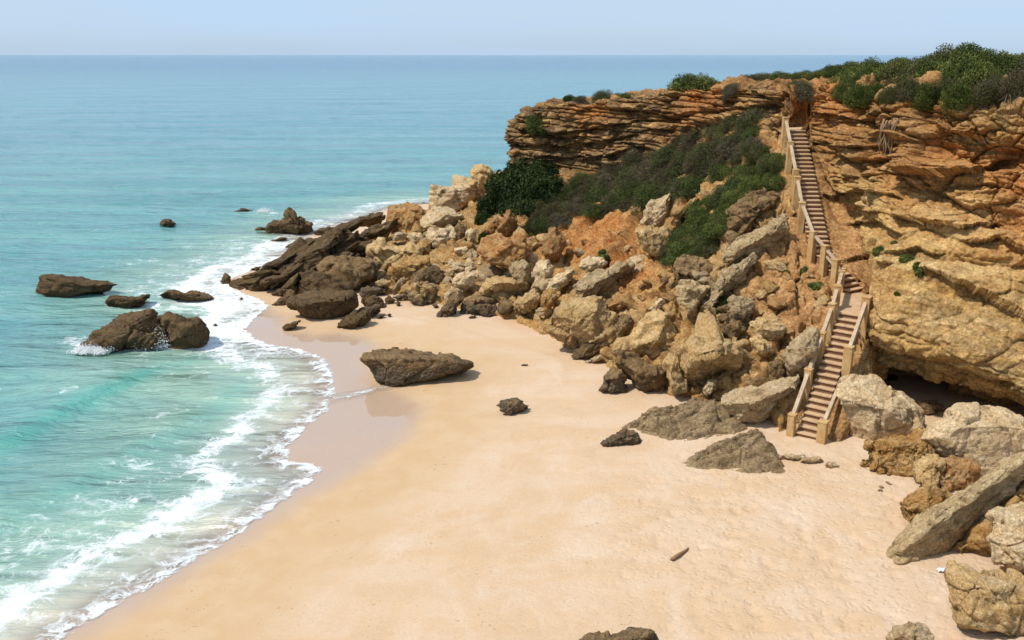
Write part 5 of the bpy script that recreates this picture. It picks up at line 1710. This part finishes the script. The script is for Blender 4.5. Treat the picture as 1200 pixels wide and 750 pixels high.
# diagonal thicket
def thicket(poly, n, rmin, rmax, kinds, label, group, seed, hk=.75):
    rnd = random.Random(seed)
    us, vs = [p[0] for p in poly], [p[1] for p in poly]
    pts, tries = [], 0
    while len(pts) < n and tries < 8000:
        tries += 1
        u, v = rnd.uniform(min(us), max(us)), rnd.uniform(min(vs), max(vs))
        if pip(u, v, poly) and all((u - a) ** 2 + (v - b) ** 2 > 13 ** 2 * max(.2, 1 - tries / 5000) for a, b in pts):
            pts.append((u, v))
    for u, v in pts:
        loc, nrm = hit(u, v)
        r = rnd.uniform(rmin, rmax)
        plant(rnd.choice(kinds), loc - nrm * .2, r, r * hk * rnd.uniform(.8, 1.15), label, group, tilt=Vector((0, 0, 1)).lerp(nrm, .6).normalized())


thicket([(640, 275), (645, 240), (680, 212), (720, 200), (745, 195), (735, 240), (700, 248), (665, 258)], 24, .9, 1.4, ["slope", "slope", "olive", "dry"], "olive shrub in the lower part of the diagonal thicket below the headland", "lower diagonal thicket", 4)
thicket([(735, 240), (745, 195), (775, 172), (815, 160), (830, 200), (795, 232), (765, 245)], 22, .9, 1.4, ["dry", "dry", "slope"], "greyish half-dry shrub in the middle of the diagonal thicket", "middle diagonal thicket", 5)
thicket([(815, 205), (815, 162), (850, 138), (880, 142), (890, 165), (870, 188), (845, 205)], 17, .75, 1.2, ["dry", "slope", "olive"], "olive-grey shrub at the upper end of the diagonal thicket", "upper diagonal thicket", 6)
thicket([(840, 240), (860, 205), (890, 180), (908, 185), (908, 212), (880, 222), (860, 245)], 18, .75, 1.05, ["green", "green", "slope"], "green shrub on the slope just left of the upper stairs", "shrubs left of the upper stairs", 7)
thicket([(786, 304), (788, 280), (808, 255), (838, 235), (850, 248), (838, 285), (815, 306)], 18, .75, 1.1, ["green", "green", "slope"], "dense green shrub in the pocket above the crumbly brown rock face", "green pocket above brown face", 8)
# single small plants
for kd, u, v, r, h, lab in (("tuft", 852, 352, 20, 10, "dark green mat plant on top of the leaning grey beam's lower end"), ("tuft", 840, 362, 9, 12, "green clump left of the twin-lobed pitted rock"),
                            ("tuft", 922, 322, 8, 11, "round green tuft on the bare earthy slope left of the stairs"), ("tuft", 956, 335, 12, 7, "low green tuft beside the middle bend of the stairs"),
                            ("tuft", 976, 358, 7, 10, "green tuft just left of the stair landing"), ("tuft", 943, 318, 8, 6, "pale green tuft beside the stairs above the bend"),
                            ("tuft", 1030, 295, 10, 8, "green tuft on a pale ledge of the wall right of the stairs"), ("tuft", 1048, 286, 6, 6, "smallest tuft above the pale ledge on the right wall"),
                            ("tuft", 1074, 315, 11, 11, "bright green tuft growing from the right wall above the overhang"), ("tuft", 1062, 305, 12, 9, "dull green tuft beside the bright one on the right wall"),
                            ("tuft", 1052, 345, 5, 7, "little dark tuft low on the right wall"), ("tuft", 586, 302, 9, 9, "green tuft in front of the big orange-tan boulder's left side"),
                            ("tuft", 576, 316, 9, 8, "low dark green tuft between the orange-tan boulder and the long slab"), ("tuft", 706, 300, 12, 9, "dark green tuft at the foot of the orange earth patch"),
                            ("tuft", 508, 293, 9, 5, "dark green weeds under the cream pitted boulder on the point"), ("tuft", 536, 253, 8, 7, "small green weed by the rounded cream boulder"),
                            ("tuft", 950, 222, 6, 14, "narrow dark tuft right of the upper stairs below the wall"),
                            ("tuft", 898, 390, 8, 5, "tiny dark weed above the loaf-shaped boulder"), ("tuft", 1040, 442, 16, 7, "dark weeds in the mouth of the undercut behind the pale speckled boulder"),
                            ("tuft", 785, 290, 8, 10, "small bush at the left foot of the green pocket"), ("tuft", 1200, 540, 7, 12, "green sprig at the right frame edge above the log-shaped rock")):
    shrub_px(kd, u, v, r, h, lab, None, name="tuft", cat="plant", slope=.7)

# ------------------------------------------------------------------ hanging roots, driftwood, litter, spray
def roots(name, pts_px, n, spread, rad, mat, label, cat, seed):
    rnd = random.Random(seed)
    base = []
    for u, v in pts_px:
        loc, nrm = hit(u, v)
        base.append(loc + nrm * .12)
    # keep the strand outside the rock face
    y0 = min(b.y for b in base)
    base = [at_y(u, v, y0 - .08 - .02 * i) for i, (u, v) in enumerate(pts_px)]
    mb = MB()
    for k in range(n):
        ox, oz = rnd.uniform(-spread, spread), rnd.uniform(-.15, .15)
        ln = rnd.uniform(.55, 1.0)
        m = max(3, int(len(base) * ln))
        ps = [b + Vector((ox * (1 + .35 * math.sin(i * 1.3 + k)) + rnd.uniform(-.06, .06), rnd.uniform(-.15, .05), oz)) for i, b in enumerate(base[:m])]
        rr = [rad * rnd.uniform(.6, 1.2) * (1 - .65 * i / m) for i in range(m)]
        mb.tube(ps, rr, 6)
    root = link(name, mb.mesh(name, mat, rough=.02, smooth=True))
    tag(root, label, cat)


roots("hanging_roots", [(1041, 142), (1040, 150), (1038, 160), (1036, 170), (1036, 180), (1037, 190), (1038, 198)], 16, .3, .045, ROOT, "bundle of pale gnarled dead roots hanging down the cliff face", "roots", 2)
roots("hanging_roots", [(1184, 112), (1182, 122), (1184, 134), (1180, 146), (1179, 160), (1180, 176), (1182, 190)], 5, .35, .012, BARK, "thin dark roots dangling below the twiggy shrubs at the far right", "roots", 3)

a, b = at_z(788, 637, 1.33), at_z(808, 625, 1.33)
for p in (a, b):
    p.z = drop(p.x, p.y) + .04
mb = MB()
mb.tube([a - a, (b - a) * .35 + Vector((0, 0, .015)), (b - a) * .7 + Vector((0.01, 0, .01)), b - a], [.05, .055, .045, .035], 8)
o = link("driftwood_stick", mb.mesh("driftwood_stick", DRIFT, rough=.02, smooth=True), loc=tuple(a))
tag(o, "short brown driftwood stick lying on the open sand", "driftwood")

p = at_z(1107, 655, 1.4)
p.z = drop(p.x, p.y)
bm = bmesh.new()
bmesh.ops.create_grid(bm, x_segments=9, y_segments=5, size=1)
for v in bm.verts:
    q = np.array([[v.co.x * 2.1, v.co.y * 2.1, 3.3]])
    v.co = Vector((v.co.x * .16 + .02 * float(perlin(q, 4)[0]), v.co.y * .07, .05 + .06 * float(perlin(q * 1.3, 5)[0])))
me = bpy.data.meshes.new("plastic_scrap")
bm.to_mesh(me)
bm.free()
me.materials.append(PLASTIC)
o = link("plastic_scrap", me, loc=tuple(p))
sm = o.modifiers.new("thick", 'SOLIDIFY')
sm.thickness = .01
tag(o, "crumpled pale bluish scrap of plastic on sand by the square block", "litter")


def spray(cu, cv, wpx, hpx, n, seed):
    """fine drops of white water thrown up by a breaking wave"""
    rs = np.random.default_rng(seed)
    base = at_z(cu, cv, 0)
    m = depth_of(base) / F
    V = np.array([(1, 0, 0), (-1, 0, 0), (0, 1, 0), (0, -1, 0), (0, 0, 1), (0, 0, -1)], dtype=float)
    Fc = np.array([(0, 2, 4), (2, 1, 4), (1, 3, 4), (3, 0, 4), (2, 0, 5), (1, 2, 5), (3, 1, 5), (0, 3, 5)])
    jets = rs.uniform(-1, 1, 14)
    jh = rs.uniform(.35, 1, 14)
    j = rs.integers(0, 14, n)
    up = rs.beta(1.0, 2.4, n)
    x = jets[j] * wpx * m * .46 + rs.normal(0, .10, n) * (1 + 2.2 * up) + .35 * up
    z = up * hpx * m * 1.15 * jh[j] * (1 - .35 * np.abs(jets[j]))
    y = rs.normal(0, .22, n) * (1 + up)
    s = rs.uniform(.012, .04, n) * (1.25 - up)
    co = (V[None] * s[:, None, None] * rs.uniform(.6, 1.7, (n, 1, 3)) + np.stack([x, y, z], 1)[:, None]).reshape(-1, 3)
    fc = (Fc[None] + (np.arange(n) * 6)[:, None, None]).reshape(-1, 3)
    return mesh_np("sea_spray", co, fc, SPRAY, True), base


for cu, cv, w, h, n, sd2 in ((183, 404, 32, 36, 5000, 1), (116, 409, 50, 15, 3600, 2), (310, 248, 14, 9, 900, 3)):
    me, base = spray(cu, cv, w, h, n, sd2)
    base.y -= .5
    o = link("sea_spray", me, loc=tuple(base))
    o["kind"] = "stuff"
    o["label"] = {1: "white spray bursting up between the two wave-splashed rocks", 2: "white water running over the seaward rock's flank", 3: "small white burst beside the almost drowned rock"}[sd2]
# ------------------------------------------------------------------ light and sky
SUN_DIR = Vector((-0.52, -0.22, 0.83)).normalized()     # towards the sun
elev = math.asin(SUN_DIR.z)
azim = math.atan2(SUN_DIR.x, SUN_DIR.y)                # clockwise from +Y
sd = bpy.data.lights.new("sun", 'SUN')
sd.energy = 3.3
sd.angle = R(3.0)
sd.color = (1.0, 0.95, 0.87)
so = bpy.data.objects.new("sun", sd)
COL.objects.link(so)
so.location = (-40, 30, 60)
so.rotation_euler = (-SUN_DIR).to_track_quat('-Z', 'Y').to_euler()

world = bpy.data.worlds.new("World")
scene.world = world
world.use_nodes = True
wt = world.node_tree
wt.nodes.clear()
wo = wt.nodes.new('ShaderNodeOutputWorld')
bg = wt.nodes.new('ShaderNodeBackground')
sky = wt.nodes.new('ShaderNodeTexSky')
sky.sky_type = 'NISHITA'
sky.sun_disc = False
sky.sun_elevation = elev
sky.sun_rotation = azim
sky.air_density = 1.0
sky.dust_density = 1.2
sky.ozone_density = 1.5
bg.inputs['Strength'].default_value = 0.115
# thin high cloud veil
tc = wt.nodes.new('ShaderNodeTexCoord')
mp = wt.nodes.new('ShaderNodeMapping')
mp.inputs['Scale'].default_value = (1.2, 1.2, 14.0)
nz = wt.nodes.new('ShaderNodeTexNoise')
nz.inputs['Scale'].default_value = 1.6
nz.inputs['Detail'].default_value = 5
mr = wt.nodes.new('ShaderNodeMapRange')
mr.inputs[1].default_value = 0.38
mr.inputs[2].default_value = 0.7
mr.inputs[3].default_value = 0.72
mr.inputs[4].default_value = 0.95
mixn = wt.nodes.new('ShaderNodeMix')
mixn.data_type = 'RGBA'
mixn.inputs[7].default_value = (3.4, 4.6, 6.1, 1)
wt.links.new(tc.outputs['Generated'], mp.inputs['Vector'])
wt.links.new(mp.outputs[0], nz.inputs['Vector'])
wt.links.new(nz.outputs['Fac'], mr.inputs[0])
wt.links.new(mr.outputs[0], mixn.inputs[0])
wt.links.new(sky.outputs[0], mixn.inputs[6])
wt.links.new(mixn.outputs[2], bg.inputs['Color'])
wt.links.new(bg.outputs[0], wo.inputs['Surface'])

scene.view_settings.view_transform = 'Standard'
scene.view_settings.look = 'None'
scene.view_settings.exposure = 0.42
scene.view_settings.gamma = 1.0
scene.view_settings.use_curve_mapping = False
scene.render.engine = 'CYCLES'
scene.cycles.use_denoising = True
scene.cycles.max_bounces = 6
scene.cycles.transparent_max_bounces = 8
